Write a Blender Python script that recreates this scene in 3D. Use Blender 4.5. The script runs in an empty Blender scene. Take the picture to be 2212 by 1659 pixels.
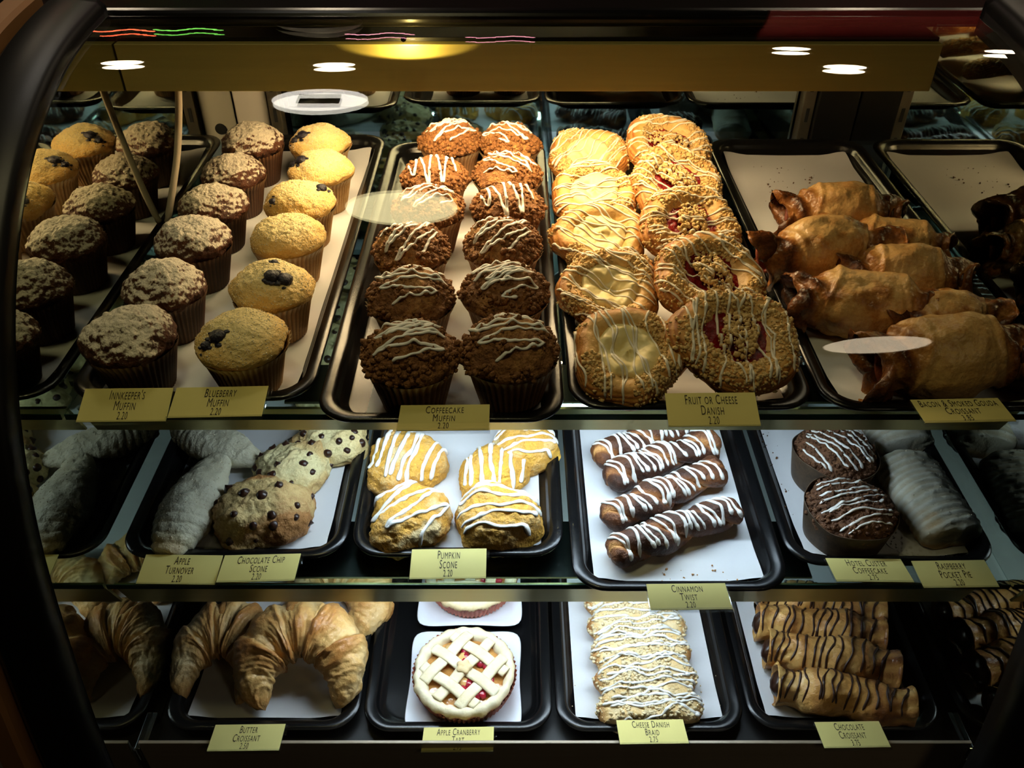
import bpy, bmesh, math
import numpy as np
from mathutils import Vector, Matrix, Euler
from mathutils.bvhtree import BVHTree

SC = bpy.context.scene
C = SC.collection
CZ = 1.55                       # camera height above the shop floor

# ------------------------------------------------------------------ camera
FPX = 1850.0
PITCH = math.atan(1458 / FPX)
_c, _s = math.cos(PITCH), math.sin(PITCH)
cam = bpy.data.cameras.new('camera')
cam.sensor_width = 36.0
cam.lens = 36.0 * FPX / 2212
cam.clip_start = 0.01
cam_o = bpy.data.objects.new('camera', cam)
C.objects.link(cam_o)
cam_o.location = (0, 0, CZ)
cam_o.rotation_euler = (math.pi / 2 - PITCH, 0, 0)
SC.camera = cam_o

# ------------------------------------------------------------------ world, exposure
w = bpy.data.worlds.new('world')
SC.world = w
w.use_nodes = True
w.node_tree.nodes['Background'].inputs[0].default_value = (1.0, 0.72, 0.45, 1)
w.node_tree.nodes['Background'].inputs[1].default_value = 0.075
SC.view_settings.view_transform = 'Standard'
SC.view_settings.look = 'None'
SC.view_settings.gamma = 1.0
SC.view_settings.use_curve_mapping = False
SC.view_settings.exposure = 0.5
SC.cycles.max_bounces = 8
SC.cycles.diffuse_bounces = 3
SC.cycles.glossy_bounces = 4
SC.cycles.transparent_max_bounces = 14
SC.cycles.transmission_bounces = 5
SC.cycles.caustics_reflective = False
SC.cycles.caustics_refractive = False
SC.cycles.sample_clamp_indirect = 3.0
SC.cycles.use_denoising = True
SC.cycles.use_adaptive_sampling = True
SC.cycles.adaptive_threshold = 0.05

UPPER_LAMP = 68.0      # warm tube under the canopy
MIDDLE_LAMP = 37.0     # cool tube under the upper shelf
LOWER_LAMP = 38.0      # cool tube under the middle shelf


# ------------------------------------------------------------------ pixel to place
def ray(u, v):
    up = 829.5 - v
    return np.array([u - 1106.0, FPX * _c + _s * up, -FPX * _s + _c * up])


def P(u, v, z):
    """point where the ray through a pixel meets the level z (relative to the camera)"""
    r = ray(u, v)
    q = r * (z / r[2])
    return np.array([q[0], q[1], z + CZ])


# ------------------------------------------------------------------ numpy noise
def _hash(ix, iy, iz, seed):
    m = 0xFFFFFFFF
    h = (ix.astype(np.int64) * 374761393 + iy.astype(np.int64) * 668265263 + iz.astype(np.int64) * 2147483647 + seed * 1274126177) & m
    h = ((h ^ (h >> 13)) * 1274126177) & m
    h = ((h ^ (h >> 16)) * 2246822519) & m
    return ((h ^ (h >> 15)) & 0xFFFFFF) / float(0xFFFFFF)


def vnoise(p, scale, seed=0):
    q = np.asarray(p) * scale
    i = np.floor(q)
    fr = q - i
    fr = fr * fr * (3 - 2 * fr)
    i = i.astype(np.int64)
    out = 0
    for dx in (0, 1):
        wx = fr[..., 0] if dx else 1 - fr[..., 0]
        for dy in (0, 1):
            wy = fr[..., 1] if dy else 1 - fr[..., 1]
            for dz in (0, 1):
                wz = fr[..., 2] if dz else 1 - fr[..., 2]
                out = out + wx * wy * wz * _hash(i[..., 0] + dx, i[..., 1] + dy, i[..., 2] + dz, seed)
    return out * 2 - 1


def fbm(p, scale, octs=3, seed=0, gain=0.5):
    a, t, n = 1.0, 0.0, 0.0
    for k in range(octs):
        t = t + a * vnoise(p, scale * 2.03 ** k, seed + 17 * k)
        n += a
        a *= gain
    return t / n


def worley(p, scale, seed=0):
    q = np.asarray(p) * scale
    i = np.floor(q).astype(np.int64)
    best = np.full(q.shape[:-1], 9.0)
    for dx in (-1, 0, 1):
        for dy in (-1, 0, 1):
            for dz in (-1, 0, 1):
                c = i + np.array([dx, dy, dz])
                o = np.stack([_hash(c[..., 0], c[..., 1], c[..., 2], seed + k) for k in (1, 2, 3)], -1)
                best = np.minimum(best, np.linalg.norm(c + o - q, axis=-1))
    return best


def smooth01(x, a, b):
    t = np.clip((x - a) / (b - a), 0, 1)
    return t * t * (3 - 2 * t)


# ------------------------------------------------------------------ mesh helpers
def new_mesh(name, verts, faces, mat, smooth=True, tone=None, dust=None):
    me = bpy.data.meshes.new(name)
    me.from_pydata(np.asarray(verts, float).reshape(-1, 3).tolist(), [], [tuple(f) for f in faces])
    if smooth:
        me.polygons.foreach_set('use_smooth', np.ones(len(me.polygons), bool))
    for key, arr in (('tone', tone), ('dust', dust)):
        if arr is not None:
            a = me.attributes.new(key, 'FLOAT', 'POINT')
            a.data.foreach_set('value', np.asarray(arr, np.float32).ravel())
    if mat is not None:
        me.materials.append(mat)
    me.update()
    return me


def obj(name, data, parent=None, loc=(0, 0, 0), rot=(0, 0, 0)):
    o = bpy.data.objects.new(name, data)
    C.objects.link(o)
    o.location = loc
    o.rotation_euler = rot
    if parent is not None:
        o.parent = parent
    return o


def tag(o, label=None, cat=None, group=None, kind=None):
    if label:
        o['label'] = label
    if cat:
        o['category'] = cat
    if group:
        o['group'] = group
    if kind:
        o['kind'] = kind
    return o


def empty(name, loc=(0, 0, 0)):
    o = bpy.data.objects.new(name, None)
    o.empty_display_size = 0.02
    C.objects.link(o)
    o.location = loc
    return o


def grid_faces(m, n, close_n=True, off=0, flip=False):
    i = np.arange(m - 1)[:, None]
    j = np.arange(n if close_n else n - 1)[None, :]
    j2 = (j + 1) % n
    a = i * n + j
    b = i * n + j2
    c = (i + 1) * n + j2
    d = (i + 1) * n + j
    q = np.stack([a, b, c, d], -1).reshape(-1, 4) + off
    if not flip:
        q = q[:, ::-1]
    return [tuple(x) for x in q.tolist()]


def grid_normals(G, close_n=True):
    du = np.gradient(G, axis=0)
    if close_n:
        dv = (np.roll(G, -1, 1) - np.roll(G, 1, 1)) / 2
    else:
        dv = np.gradient(G, axis=1)
    n = np.cross(du, dv)
    l = np.linalg.norm(n, axis=-1, keepdims=True)
    return n / np.maximum(l, 1e-12)


def lathe(prof, n):
    """rings listed apex first (top to bottom) so that normals point out"""
    prof = np.asarray(prof, float)
    th = np.linspace(0, 2 * math.pi, n, endpoint=False)
    return np.stack([prof[:, 0:1] * np.cos(th), prof[:, 0:1] * np.sin(th), np.repeat(prof[:, 1:2], n, 1)], -1)


def curve_pts(pts, n):
    """Catmull-Rom through pts, resampled evenly to n points"""
    Q = np.asarray(pts, float)
    Q = np.vstack([2 * Q[0] - Q[1], Q, 2 * Q[-1] - Q[-2]])
    out = []
    for i in range(1, len(Q) - 2):
        a, b, c, d = Q[i - 1], Q[i], Q[i + 1], Q[i + 2]
        for t in np.linspace(0, 1, 12, endpoint=False):
            out.append(.5 * (2 * b + (c - a) * t + (2 * a - 5 * b + 4 * c - d) * t * t + (-a + 3 * b - 3 * c + d) * t ** 3))
    out.append(Q[-2])
    out = np.array(out)
    s = np.concatenate([[0], np.cumsum(np.linalg.norm(np.diff(out, axis=0), axis=1))])
    t = np.linspace(0, s[-1], n)
    return np.stack([np.interp(t, s, out[:, k]) for k in range(out.shape[1])], -1)


def tube_arrays(path, rad, nseg=6, flat=1.0, off=0):
    """verts and faces of a tube along path, closed with pointed ends"""
    p = np.asarray(path, float)
    m = len(p)
    rad = np.broadcast_to(np.asarray(rad, float), (m,)).copy()
    T = np.gradient(p, axis=0)
    T /= np.maximum(np.linalg.norm(T, axis=1, keepdims=True), 1e-9)
    up = np.array([0, 0, 1.0])
    N = np.cross(T, up)
    bad = np.linalg.norm(N, axis=1) < 0.05
    N[bad] = np.cross(T[bad], np.array([0, 1.0, 0.02]))
    N /= np.maximum(np.linalg.norm(N, axis=1, keepdims=True), 1e-9)
    B = np.cross(N, T)
    th = np.linspace(0, 2 * math.pi, nseg, endpoint=False)
    G = p[:, None, :] + rad[:, None, None] * (N[:, None, :] * np.cos(th)[None, :, None] + flat * B[:, None, :] * np.sin(th)[None, :, None])
    V = G.reshape(-1, 3)
    F = grid_faces(m, nseg, True, off)
    F.append(tuple(off + k for k in range(nseg)))
    F.append(tuple(off + (m - 1) * nseg + k for k in range(nseg))[::-1])
    return V, F


class MB:
    """collects shapes for one mesh"""
    def __init__(self):
        self.V, self.F, self.n = [], [], 0

    def add(self, V, F):
        V = np.asarray(V, float).reshape(-1, 3)
        self.V.append(V)
        self.F += [tuple(i + self.n for i in f) for f in F]
        self.n += len(V)
        return self

    def box(self, x0, x1, y0, y1, z0, z1, b=0.0):
        if b <= 0:
            V = [(x, y, z) for x in (x0, x1) for y in (y0, y1) for z in (z0, z1)]
            return self.add(V, [(0, 1, 3, 2), (4, 6, 7, 5), (0, 4, 5, 1), (2, 3, 7, 6), (0, 2, 6, 4), (1, 5, 7, 3)])
        bm = bmesh.new()
        bmesh.ops.create_cube(bm, size=1)
        for v in bm.verts:
            v.co = Vector(((x0 + x1) / 2 + v.co.x * (x1 - x0), (y0 + y1) / 2 + v.co.y * (y1 - y0), (z0 + z1) / 2 + v.co.z * (z1 - z0)))
        bmesh.ops.bevel(bm, geom=list(bm.edges), offset=b, segments=2, profile=0.6, affect='EDGES')
        bm.verts.index_update()
        V = [tuple(v.co) for v in bm.verts]
        F = [tuple(v.index for v in f.verts) for f in bm.faces]
        bm.free()
        return self.add(V, F)

    def tube(self, path, rad, nseg=6, flat=1.0):
        V, F = tube_arrays(path, rad, nseg, flat)
        return self.add(V, F)

    def data(self, name, mat, smooth=True, tone=None, dust=None):
        V = np.concatenate(self.V) if self.V else np.zeros((0, 3))
        return new_mesh(name, V, self.F, mat, smooth, tone, dust)

    def build(self, name, mat, parent=None, smooth=True):
        return obj(name, self.data(name, mat, smooth), parent)


def ico(sub):
    bm = bmesh.new()
    bmesh.ops.create_icosphere(bm, subdivisions=sub, radius=1)
    V = np.array([tuple(v.co) for v in bm.verts])
    F = [tuple(v.index for v in f.verts) for f in bm.faces]
    bm.free()
    return V, F


ICO1, ICO2, ICO3 = ico(1), ico(2), ico(3)


def bvh_of(parts):
    V, F, n = [], [], 0
    for v, f in parts:
        v = np.asarray(v).reshape(-1, 3)
        V += v.tolist()
        F += [tuple(i + n for i in x) for x in f]
        n += len(v)
    return BVHTree.FromPolygons(V, F)


def drape(bvh, xy, zmin=-1.0, top=0.3):
    """runs of points dropped from above on to a surface"""
    runs, cur = [], []
    for x, y in xy:
        h = bvh.ray_cast(Vector((x, y, top)), Vector((0, 0, -1)))
        if h[0] is None or h[0].z < zmin:
            if len(cur) > 3:
                runs.append(np.array(cur))
            cur = []
        else:
            cur.append((x, y, h[0].z))
    if len(cur) > 3:
        runs.append(np.array(cur))
    return runs


def drizzle(bvh, paths, r, mat, rng, zmin=0.004, flat=0.65, smooth=2, lift=0.25, nseg=6, blob=1.5):
    mb = MB()
    for xy in paths:
        for run in drape(bvh, xy, zmin):
            if len(run) < 5:
                continue
            z = run[:, 2]
            for _ in range(smooth):
                zz = np.concatenate([[z[0]], z, [z[-1]]])
                z = np.maximum(z * 0.35 + 0.65 * (zz[:-2] + zz[1:-1] + zz[2:]) / 3, (zz[:-2] + zz[1:-1] + zz[2:]) / 3)
            run[:, 2] = z + r * lift
            k = np.arange(len(run))
            rad = r * (1 + 0.38 * vnoise(np.stack([k * 0.22, k * 0 + rng.uniform(0, 99), k * 0], -1), 1.0, 5))
            e = np.minimum(k, k[::-1])
            rad = rad * np.where(e == 0, 0.45, np.where(e == 1, 0.9, 1.0))
            rad[-4:-1] *= blob
            mb.tube(run, rad, nseg, flat)
    return mb.data('icing', mat)


def zigzag(cx, cy, w, h, n, ang, rng, wob=0.12, step=0.0016, loop=0.35):
    """a back-and-forth hand drizzle over a w x h patch, turned by ang"""
    pts = []
    for i in range(n + 1):
        y = -h / 2 + h * i / n
        sx = 1 if i % 2 else -1
        e = w / 2 * math.sqrt(max(0.15, 1 - (2 * y / (h * 1.12)) ** 2))
        pts.append((sx * e * (1 + rng.uniform(-wob, wob)), y + rng.uniform(-wob, wob) * h / n))
        pts.append((-sx * 0.1 * e, y + h / n * loop + rng.uniform(-wob, wob) * h / n))
    c = curve_pts(pts, 8)
    L = sum(math.dist(a, b) for a, b in zip(pts[:-1], pts[1:]))
    c = curve_pts(pts, max(16, int(L / step)))
    ca, sa = math.cos(ang), math.sin(ang)
    return np.stack([cx + c[:, 0] * ca - c[:, 1] * sa, cy + c[:, 0] * sa + c[:, 1] * ca], -1)


def strokes(cx, cy, w, h, n, ang, rng, wob=0.25, step=0.0016, shrink=True):
    """n roughly parallel strands across a w x h patch"""
    out = []
    ca, sa = math.cos(ang), math.sin(ang)
    for i in range(n):
        y = -h / 2 + h * (i + 0.5) / n + rng.uniform(-wob, wob) * h / n
        e = w / 2 * (math.sqrt(max(0.1, 1 - (2 * y / (h * 1.1)) ** 2)) if shrink else 1) * rng.uniform(0.82, 1.05)
        k = max(10, int(2 * e / step))
        x = np.linspace(-e, e, k)
        yy = y + wob * h / n * 0.9 * vnoise(np.stack([x * 40, x * 0 + i * 7.3 + rng.uniform(0, 50), x * 0], -1), 1.0, 3) + x * rng.uniform(-.08, .08)
        out.append(np.stack([cx + x * ca - yy * sa, cy + x * sa + yy * ca], -1))
    return out


def scatter(V, F, n, rng, mask=None):
    """points and normals spread over a surface; mask(points, normals) -> keep"""
    V = np.asarray(V).reshape(-1, 3)
    T = np.array([t for f in F for t in ([(f[0], f[1], f[2])] if len(f) == 3 else [(f[0], f[1], f[2]), (f[0], f[2], f[3])] if len(f) == 4 else [])])
    a, b, c = V[T[:, 0]], V[T[:, 1]], V[T[:, 2]]
    N = np.cross(b - a, c - a)
    A = np.linalg.norm(N, axis=1)
    N = N / np.maximum(A[:, None], 1e-12)
    wgt = A.copy()
    if mask is not None:
        wgt = wgt * mask((a + b + c) / 3, N)
    idx = rng.choice(len(T), n, p=wgt / wgt.sum())
    r1, r2 = np.sqrt(rng.random(n)), rng.random(n)
    p = (1 - r1)[:, None] * a[idx] + (r1 * (1 - r2))[:, None] * b[idx] + (r1 * r2)[:, None] * c[idx]
    return p, N[idx]


def lumps(pts, nrm, rmin, rmax, rng, base=ICO1, sink=0.2, rough=0.25):
    V0, F0 = base
    mb = MB()
    for p, n in zip(pts, nrm):
        r = rmin + (rmax - rmin) * rng.random() ** 1.8
        sc = r * rng.uniform(0.75, 1.25, 3)
        v = V0 * sc * (1 + rough * rng.uniform(-1, 1, (len(V0), 1)))
        mb.add(v + p + n * r * (1 - 2 * sink) * 0.5, F0)
    return mb


# ------------------------------------------------------------------ materials
def srgb(*c):
    c = [x / 255.0 for x in c]
    return tuple(x / 12.92 if x <= 0.04045 else ((x + 0.055) / 1.055) ** 2.4 for x in c) + (1.0,)


def _new(name):
    m = bpy.data.materials.new(name)
    m.use_nodes = True
    nt = m.node_tree
    return m, nt, nt.nodes['Principled BSDF']


def food(name, stops, scale=60, amt=0.5, rough=0.6, bump=0.4, bscale=300, bdist=0.001, base=0.0, detail=6, spec=0.4, coat=0.0, dustcol=None, sss=0.0):
    """colour runs along 'stops' with the vertex tone (how baked the spot is) plus noise"""
    m, nt, b = _new(name)
    N, L = nt.nodes.new, nt.links.new
    tc = N('ShaderNodeTexCoord')
    info = N('ShaderNodeObjectInfo')
    add = N('ShaderNodeVectorMath'); add.operation = 'ADD'
    sc = N('ShaderNodeVectorMath'); sc.operation = 'SCALE'
    comb = N('ShaderNodeCombineXYZ')
    for k in range(3):
        L(info.outputs['Random'], comb.inputs[k])
    L(comb.outputs[0], sc.inputs[0]); sc.inputs['Scale'].default_value = 0.37
    L(tc.outputs['Object'], add.inputs[0]); L(sc.outputs[0], add.inputs[1])
    nz = N('ShaderNodeTexNoise'); nz.inputs['Scale'].default_value = scale; nz.inputs['Detail'].default_value = detail
    nz.inputs['Roughness'].default_value = 0.62
    L(add.outputs[0], nz.inputs['Vector'])
    nf = N('ShaderNodeTexNoise'); nf.inputs['Scale'].default_value = scale * 6.5; nf.inputs['Detail'].default_value = 4
    nf.inputs['Roughness'].default_value = 0.7
    L(add.outputs[0], nf.inputs['Vector'])
    nm = N('ShaderNodeMath'); nm.operation = 'MULTIPLY_ADD'
    L(nf.outputs['Fac'], nm.inputs[0]); nm.inputs[1].default_value = 0.8; nm.inputs[2].default_value = -0.4
    nsum = N('ShaderNodeMath'); nsum.operation = 'ADD'
    L(nz.outputs['Fac'], nsum.inputs[0]); L(nm.outputs[0], nsum.inputs[1])
    at = N('ShaderNodeAttribute'); at.attribute_name = 'tone'
    mr = N('ShaderNodeMath'); mr.operation = 'MULTIPLY_ADD'
    L(nsum.outputs[0], mr.inputs[0]); mr.inputs[1].default_value = amt * 2; mr.inputs[2].default_value = base - amt
    ad = N('ShaderNodeMath'); ad.operation = 'ADD'; ad.use_clamp = True
    L(at.outputs['Fac'], ad.inputs[0]); L(mr.outputs[0], ad.inputs[1])
    cr = N('ShaderNodeValToRGB')
    els = cr.color_ramp.elements
    while len(els) < len(stops):
        els.new(0.5)
    for e, (p, c) in zip(els, stops):
        e.position = p
        e.color = c
    L(ad.outputs[0], cr.inputs[0])
    col = cr.outputs[0]
    bz = N('ShaderNodeTexNoise'); bz.inputs['Scale'].default_value = bscale; bz.inputs['Detail'].default_value = 5
    L(add.outputs[0], bz.inputs['Vector'])
    if dustcol is not None:
        da = N('ShaderNodeAttribute'); da.attribute_name = 'dust'
        dn = N('ShaderNodeTexNoise'); dn.inputs['Scale'].default_value = 420; dn.inputs['Detail'].default_value = 4
        L(add.outputs[0], dn.inputs['Vector'])
        d1 = N('ShaderNodeMath'); d1.operation = 'MULTIPLY_ADD'
        L(dn.outputs['Fac'], d1.inputs[0]); d1.inputs[1].default_value = 1.7; d1.inputs[2].default_value = -0.85
        d2 = N('ShaderNodeMath'); d2.operation = 'ADD'
        L(da.outputs['Fac'], d2.inputs[0]); L(d1.outputs[0], d2.inputs[1])
        d3 = N('ShaderNodeMapRange'); d3.inputs['From Min'].default_value = 0.30; d3.inputs['From Max'].default_value = 0.75
        L(d2.outputs[0], d3.inputs['Value'])
        mx = N('ShaderNodeMix'); mx.data_type = 'RGBA'
        L(d3.outputs[0], mx.inputs['Factor']); L(col, mx.inputs['A']); mx.inputs['B'].default_value = dustcol
        col = mx.outputs['Result']
    L(col, b.inputs['Base Color'])
    b.inputs['Roughness'].default_value = rough
    b.inputs['Specular IOR Level'].default_value = spec
    if coat:
        b.inputs['Coat Weight'].default_value = coat
        b.inputs['Coat Roughness'].default_value = 0.18
    if sss:
        b.inputs['Subsurface Weight'].default_value = sss
        b.inputs['Subsurface Radius'].default_value = (0.004, 0.002, 0.001)
    bp = N('ShaderNodeBump'); bp.inputs['Strength'].default_value = min(1.0, bump * 1.5); bp.inputs['Distance'].default_value = bdist * 1.6
    L(bz.outputs['Fac'], bp.inputs['Height']); L(bp.outputs[0], b.inputs['Normal'])
    return m


def plain(name, col, rough=0.5, metal=0.0, spec=0.5, coat=0.0, nscale=0, namt=0.15, bump=0.0, bscale=200, aniso=None):
    m, nt, b = _new(name)
    N, L = nt.nodes.new, nt.links.new
    b.inputs['Base Color'].default_value = col
    b.inputs['Roughness'].default_value = rough
    b.inputs['Metallic'].default_value = metal
    b.inputs['Specular IOR Level'].default_value = spec
    b.inputs['Coat Weight'].default_value = coat
    tc = N('ShaderNodeTexCoord')
    vec = tc.outputs['Object']
    if aniso:
        mp = N('ShaderNodeMapping'); mp.inputs['Scale'].default_value = aniso
        L(vec, mp.inputs['Vector']); vec = mp.outputs[0]
    if nscale:
        nz = N('ShaderNodeTexNoise'); nz.inputs['Scale'].default_value = nscale; nz.inputs['Detail'].default_value = 4
        L(vec, nz.inputs['Vector'])
        hs = N('ShaderNodeHueSaturation'); hs.inputs['Color'].default_value = col
        mr = N('ShaderNodeMapRange'); mr.inputs['To Min'].default_value = 1 - namt; mr.inputs['To Max'].default_value = 1 + namt
        L(nz.outputs['Fac'], mr.inputs['Value']); L(mr.outputs[0], hs.inputs['Value']); L(hs.outputs[0], b.inputs['Base Color'])
    if bump:
        bz = N('ShaderNodeTexNoise'); bz.inputs['Scale'].default_value = bscale; bz.inputs['Detail'].default_value = 4
        L(vec, bz.inputs['Vector'])
        bp = N('ShaderNodeBump'); bp.inputs['Strength'].default_value = bump; bp.inputs['Distance'].default_value = 0.001
        L(bz.outputs['Fac'], bp.inputs['Height']); L(bp.outputs[0], b.inputs['Normal'])
    return m


def emit(name, col, strength):
    m, nt, b = _new(name)
    b.inputs['Base Color'].default_value = (0.8, 0.8, 0.8, 1)
    b.inputs['Emission Color'].default_value = col
    b.inputs['Emission Strength'].default_value = strength
    return m


def clear(name, tint=(1, 1, 1, 1), f0=0.04, rough=0.0, gloss=1.0):
    """thin clear sheet: Schlick mix of straight-through and mirror"""
    m = bpy.data.materials.new(name)
    m.use_nodes = True
    nt = m.node_tree
    nt.nodes.clear()
    N, L = nt.nodes.new, nt.links.new
    out = N('ShaderNodeOutputMaterial')
    tr = N('ShaderNodeBsdfTransparent'); tr.inputs[0].default_value = tint
    gl = N('ShaderNodeBsdfGlossy'); gl.inputs['Roughness'].default_value = rough
    gl.inputs['Color'].default_value = (gloss, gloss, gloss, 1)
    ge = N('ShaderNodeNewGeometry')
    dt = N('ShaderNodeVectorMath'); dt.operation = 'DOT_PRODUCT'
    L(ge.outputs['Normal'], dt.inputs[0]); L(ge.outputs['Incoming'], dt.inputs[1])
    ab = N('ShaderNodeMath'); ab.operation = 'ABSOLUTE'; L(dt.outputs['Value'], ab.inputs[0])
    su = N('ShaderNodeMath'); su.operation = 'SUBTRACT'; su.inputs[0].default_value = 1.0; L(ab.outputs[0], su.inputs[1])
    pw = N('ShaderNodeMath'); pw.operation = 'POWER'; L(su.outputs[0], pw.inputs[0]); pw.inputs[1].default_value = 5.0
    ma = N('ShaderNodeMath'); ma.operation = 'MULTIPLY_ADD'; L(pw.outputs[0], ma.inputs[0])
    ma.inputs[1].default_value = 1 - f0; ma.inputs[2].default_value = f0
    mx = N('ShaderNodeMixShader'); L(ma.outputs[0], mx.inputs[0]); L(tr.outputs[0], mx.inputs[1]); L(gl.outputs[0], mx.inputs[2])
    L(mx.outputs[0], out.inputs['Surface'])
    return m


M = {}
M['black_plastic'] = plain('black_plastic', srgb(13, 12, 11), 0.42, spec=0.3, bump=0.05, bscale=900)
M['black_gloss'] = plain('black_gloss', srgb(13, 12, 12), 0.22, spec=0.5)
M['tray_black'] = plain('tray_black', srgb(13, 13, 14), 0.24, spec=0.5, bump=0.12, bscale=1200)
M['tan_laminate'] = plain('tan_laminate', srgb(150, 104, 62), 0.5, nscale=30, namt=0.15)
M['brass'] = plain('brass', srgb(186, 170, 102), 0.40, metal=0.4, nscale=40, namt=0.12, aniso=(0.15, 4, 4))
M['rail_metal'] = plain('rail_metal', srgb(176, 168, 116), 0.30, metal=0.8, nscale=40, namt=0.1, aniso=(0.15, 4, 4))
M['steel'] = plain('steel', srgb(176, 160, 138), 0.40, metal=0.25, nscale=60, namt=0.12, aniso=(0.1, 4, 4))
M['chrome'] = plain('chrome', srgb(190, 195, 200), 0.12, metal=1.0)
M['mirror_end'] = plain('mirror_end', (0.56, 0.57, 0.49, 1), 0.015, metal=1.0)
M['mirror_back'] = plain('mirror_back', (0.50, 0.57, 0.53, 1), 0.03, metal=1.0)
M['glass_front'] = clear('glass_front', (0.97, 0.98, 0.96, 1), 0.020)
M['glass_shelf'] = clear('glass_shelf', (0.80, 0.88, 0.85, 1), 0.045)
M['glass_edge'] = plain('glass_edge', srgb(30, 62, 55), 0.12, spec=0.6)
M['clear_plastic'] = clear('clear_plastic', (0.93, 0.94, 0.94, 1), 0.06, 0.08)
M['white_panel'] = plain('white_panel', srgb(205, 198, 184), 0.45, nscale=12, namt=0.06)
M['post_grey'] = plain('post_grey', srgb(120, 112, 96), 0.35, metal=0.8)
M['slot_black'] = plain('slot_black', srgb(8, 8, 8), 0.7)
M['lamp_warm'] = emit('lamp_warm', (1.0, 0.72, 0.40, 1), UPPER_LAMP)
M['lamp_middle'] = emit('lamp_middle', (0.66, 0.82, 1.0, 1), MIDDLE_LAMP)
M['lamp_lower'] = emit('lamp_lower', (0.70, 0.84, 1.0, 1), LOWER_LAMP)
M['cable_white'] = plain('cable_white', srgb(205, 190, 165), 0.5)
M['parchment'] = plain('parchment', srgb(222, 222, 222), 0.75, spec=0.2, nscale=180, namt=0.03, bump=0.1, bscale=250)
M['card'] = plain('card', srgb(222, 210, 132), 0.7, spec=0.25, nscale=60, namt=0.03)
M['ink'] = plain('ink', srgb(50, 42, 26), 0.7)
M['icing'] = food('icing', [(0, srgb(236, 232, 222)), (1, srgb(250, 248, 242))], 200, 0.5, 0.35, 0.1, 400, 0.0005, 0.5, spec=0.45)
M['thin_icing'] = food('thin_icing', [(0, srgb(232, 220, 196)), (1, srgb(246, 238, 220))], 200, 0.5, 0.38, 0.1, 400, 0.0005, 0.5, spec=0.45)
M['chocolate'] = food('chocolate', [(0, srgb(38, 20, 13)), (1, srgb(70, 40, 26))], 150, 0.5, 0.32, 0.15, 500, 0.0005, 0.4, spec=0.5)
M['liner_brown'] = food('liner_brown', [(0, srgb(48, 28, 15)), (0.55, srgb(82, 52, 30)), (1, srgb(150, 116, 80))], 90, 0.18, 0.6, 0.15, 300, 0.0006)
M['liner_tan'] = food('liner_tan', [(0, srgb(128, 90, 50)), (0.5, srgb(178, 140, 88)), (1, srgb(222, 202, 164))], 70, 0.25, 0.6, 0.15, 300, 0.0006)
M['liner_cake'] = food('liner_cake', [(0, srgb(82, 50, 26)), (0.5, srgb(150, 106, 62)), (1, srgb(214, 190, 150))], 70, 0.28, 0.6, 0.15, 300, 0.0006)
M['bran_top'] = food('bran_top', [(0, srgb(52, 26, 12)), (0.5, srgb(98, 54, 26)), (1, srgb(150, 92, 48))], 90, 0.55, 0.6, 0.7, 330, 0.0016, 0.3, dustcol=srgb(226, 214, 190))
M['golden_top'] = food('golden_top', [(0, srgb(246, 222, 156)), (0.5, srgb(236, 196, 116)), (1, srgb(190, 124, 58))], 70, 0.35, 0.55, 0.6, 380, 0.0014, 0.05)
M['sugar'] = plain('sugar', srgb(245, 232, 200), 0.15, spec=0.8)
M['berry'] = food('berry', [(0, srgb(16, 15, 24)), (0.6, srgb(36, 32, 50)), (1, srgb(66, 56, 76))], 300, 0.5, 0.35, 0.5, 500, 0.001, 0.3)
M['crumb_cake'] = food('crumb_cake', [(0, srgb(80, 48, 24)), (0.5, srgb(138, 90, 46)), (1, srgb(196, 144, 82))], 160, 0.6, 0.65, 0.8, 420, 0.0016, 0.45)
M['danish_dough'] = food('danish_dough', [(0, srgb(236, 196, 124)), (0.5, srgb(212, 152, 78)), (1, srgb(160, 92, 38))], 60, 0.35, 0.45, 0.4, 260, 0.001, 0.1)
M['streusel'] = food('streusel', [(0, srgb(202, 158, 92)), (0.5, srgb(222, 186, 122)), (1, srgb(236, 208, 152))], 160, 0.6, 0.7, 0.5, 500, 0.001, 0.5)
M['streusel_pale'] = food('streusel_pale', [(0, srgb(226, 196, 140)), (0.5, srgb(238, 216, 168)), (1, srgb(248, 234, 204))], 160, 0.6, 0.7, 0.5, 500, 0.001, 0.5)
M['cheese'] = food('cheese', [(0, srgb(236, 212, 140)), (1, srgb(248, 232, 172))], 60, 0.5, 0.38, 0.2, 200, 0.001, 0.5)
M['jam'] = food('jam', [(0, srgb(70, 8, 10)), (0.5, srgb(130, 18, 20)), (1, srgb(176, 44, 40))], 120, 0.6, 0.15, 0.6, 200, 0.002, 0.45, spec=0.6)
M['savoury_crust'] = food('savoury_crust', [(0, srgb(220, 176, 112)), (0.35, srgb(184, 128, 68)), (0.7, srgb(134, 80, 36)), (1, srgb(70, 36, 16))], 45, 0.38, 0.26, 0.5, 160, 0.0016, 0.05, spec=0.5)
M['bacon'] = food('bacon', [(0, srgb(92, 32, 20)), (1, srgb(170, 88, 60))], 160, 0.6, 0.4, 0.4, 300, 0.001, 0.4)
M['scone_pale'] = food('scone_pale', [(0, srgb(240, 226, 170)), (0.5, srgb(226, 196, 132)), (1, srgb(172, 120, 66))], 60, 0.30, 0.7, 0.6, 300, 0.0016, 0.1)
M['scone_pumpkin'] = food('scone_pumpkin', [(0, srgb(238, 182, 66)), (0.5, srgb(216, 160, 70)), (1, srgb(226, 198, 142))], 50, 0.55, 0.7, 0.7, 280, 0.0018, 0.25)
M['turnover'] = food('turnover', [(0, srgb(222, 218, 192)), (0.5, srgb(206, 196, 160)), (1, srgb(170, 130, 80))], 60, 0.25, 0.5, 0.5, 300, 0.0012, 0.1)
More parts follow.
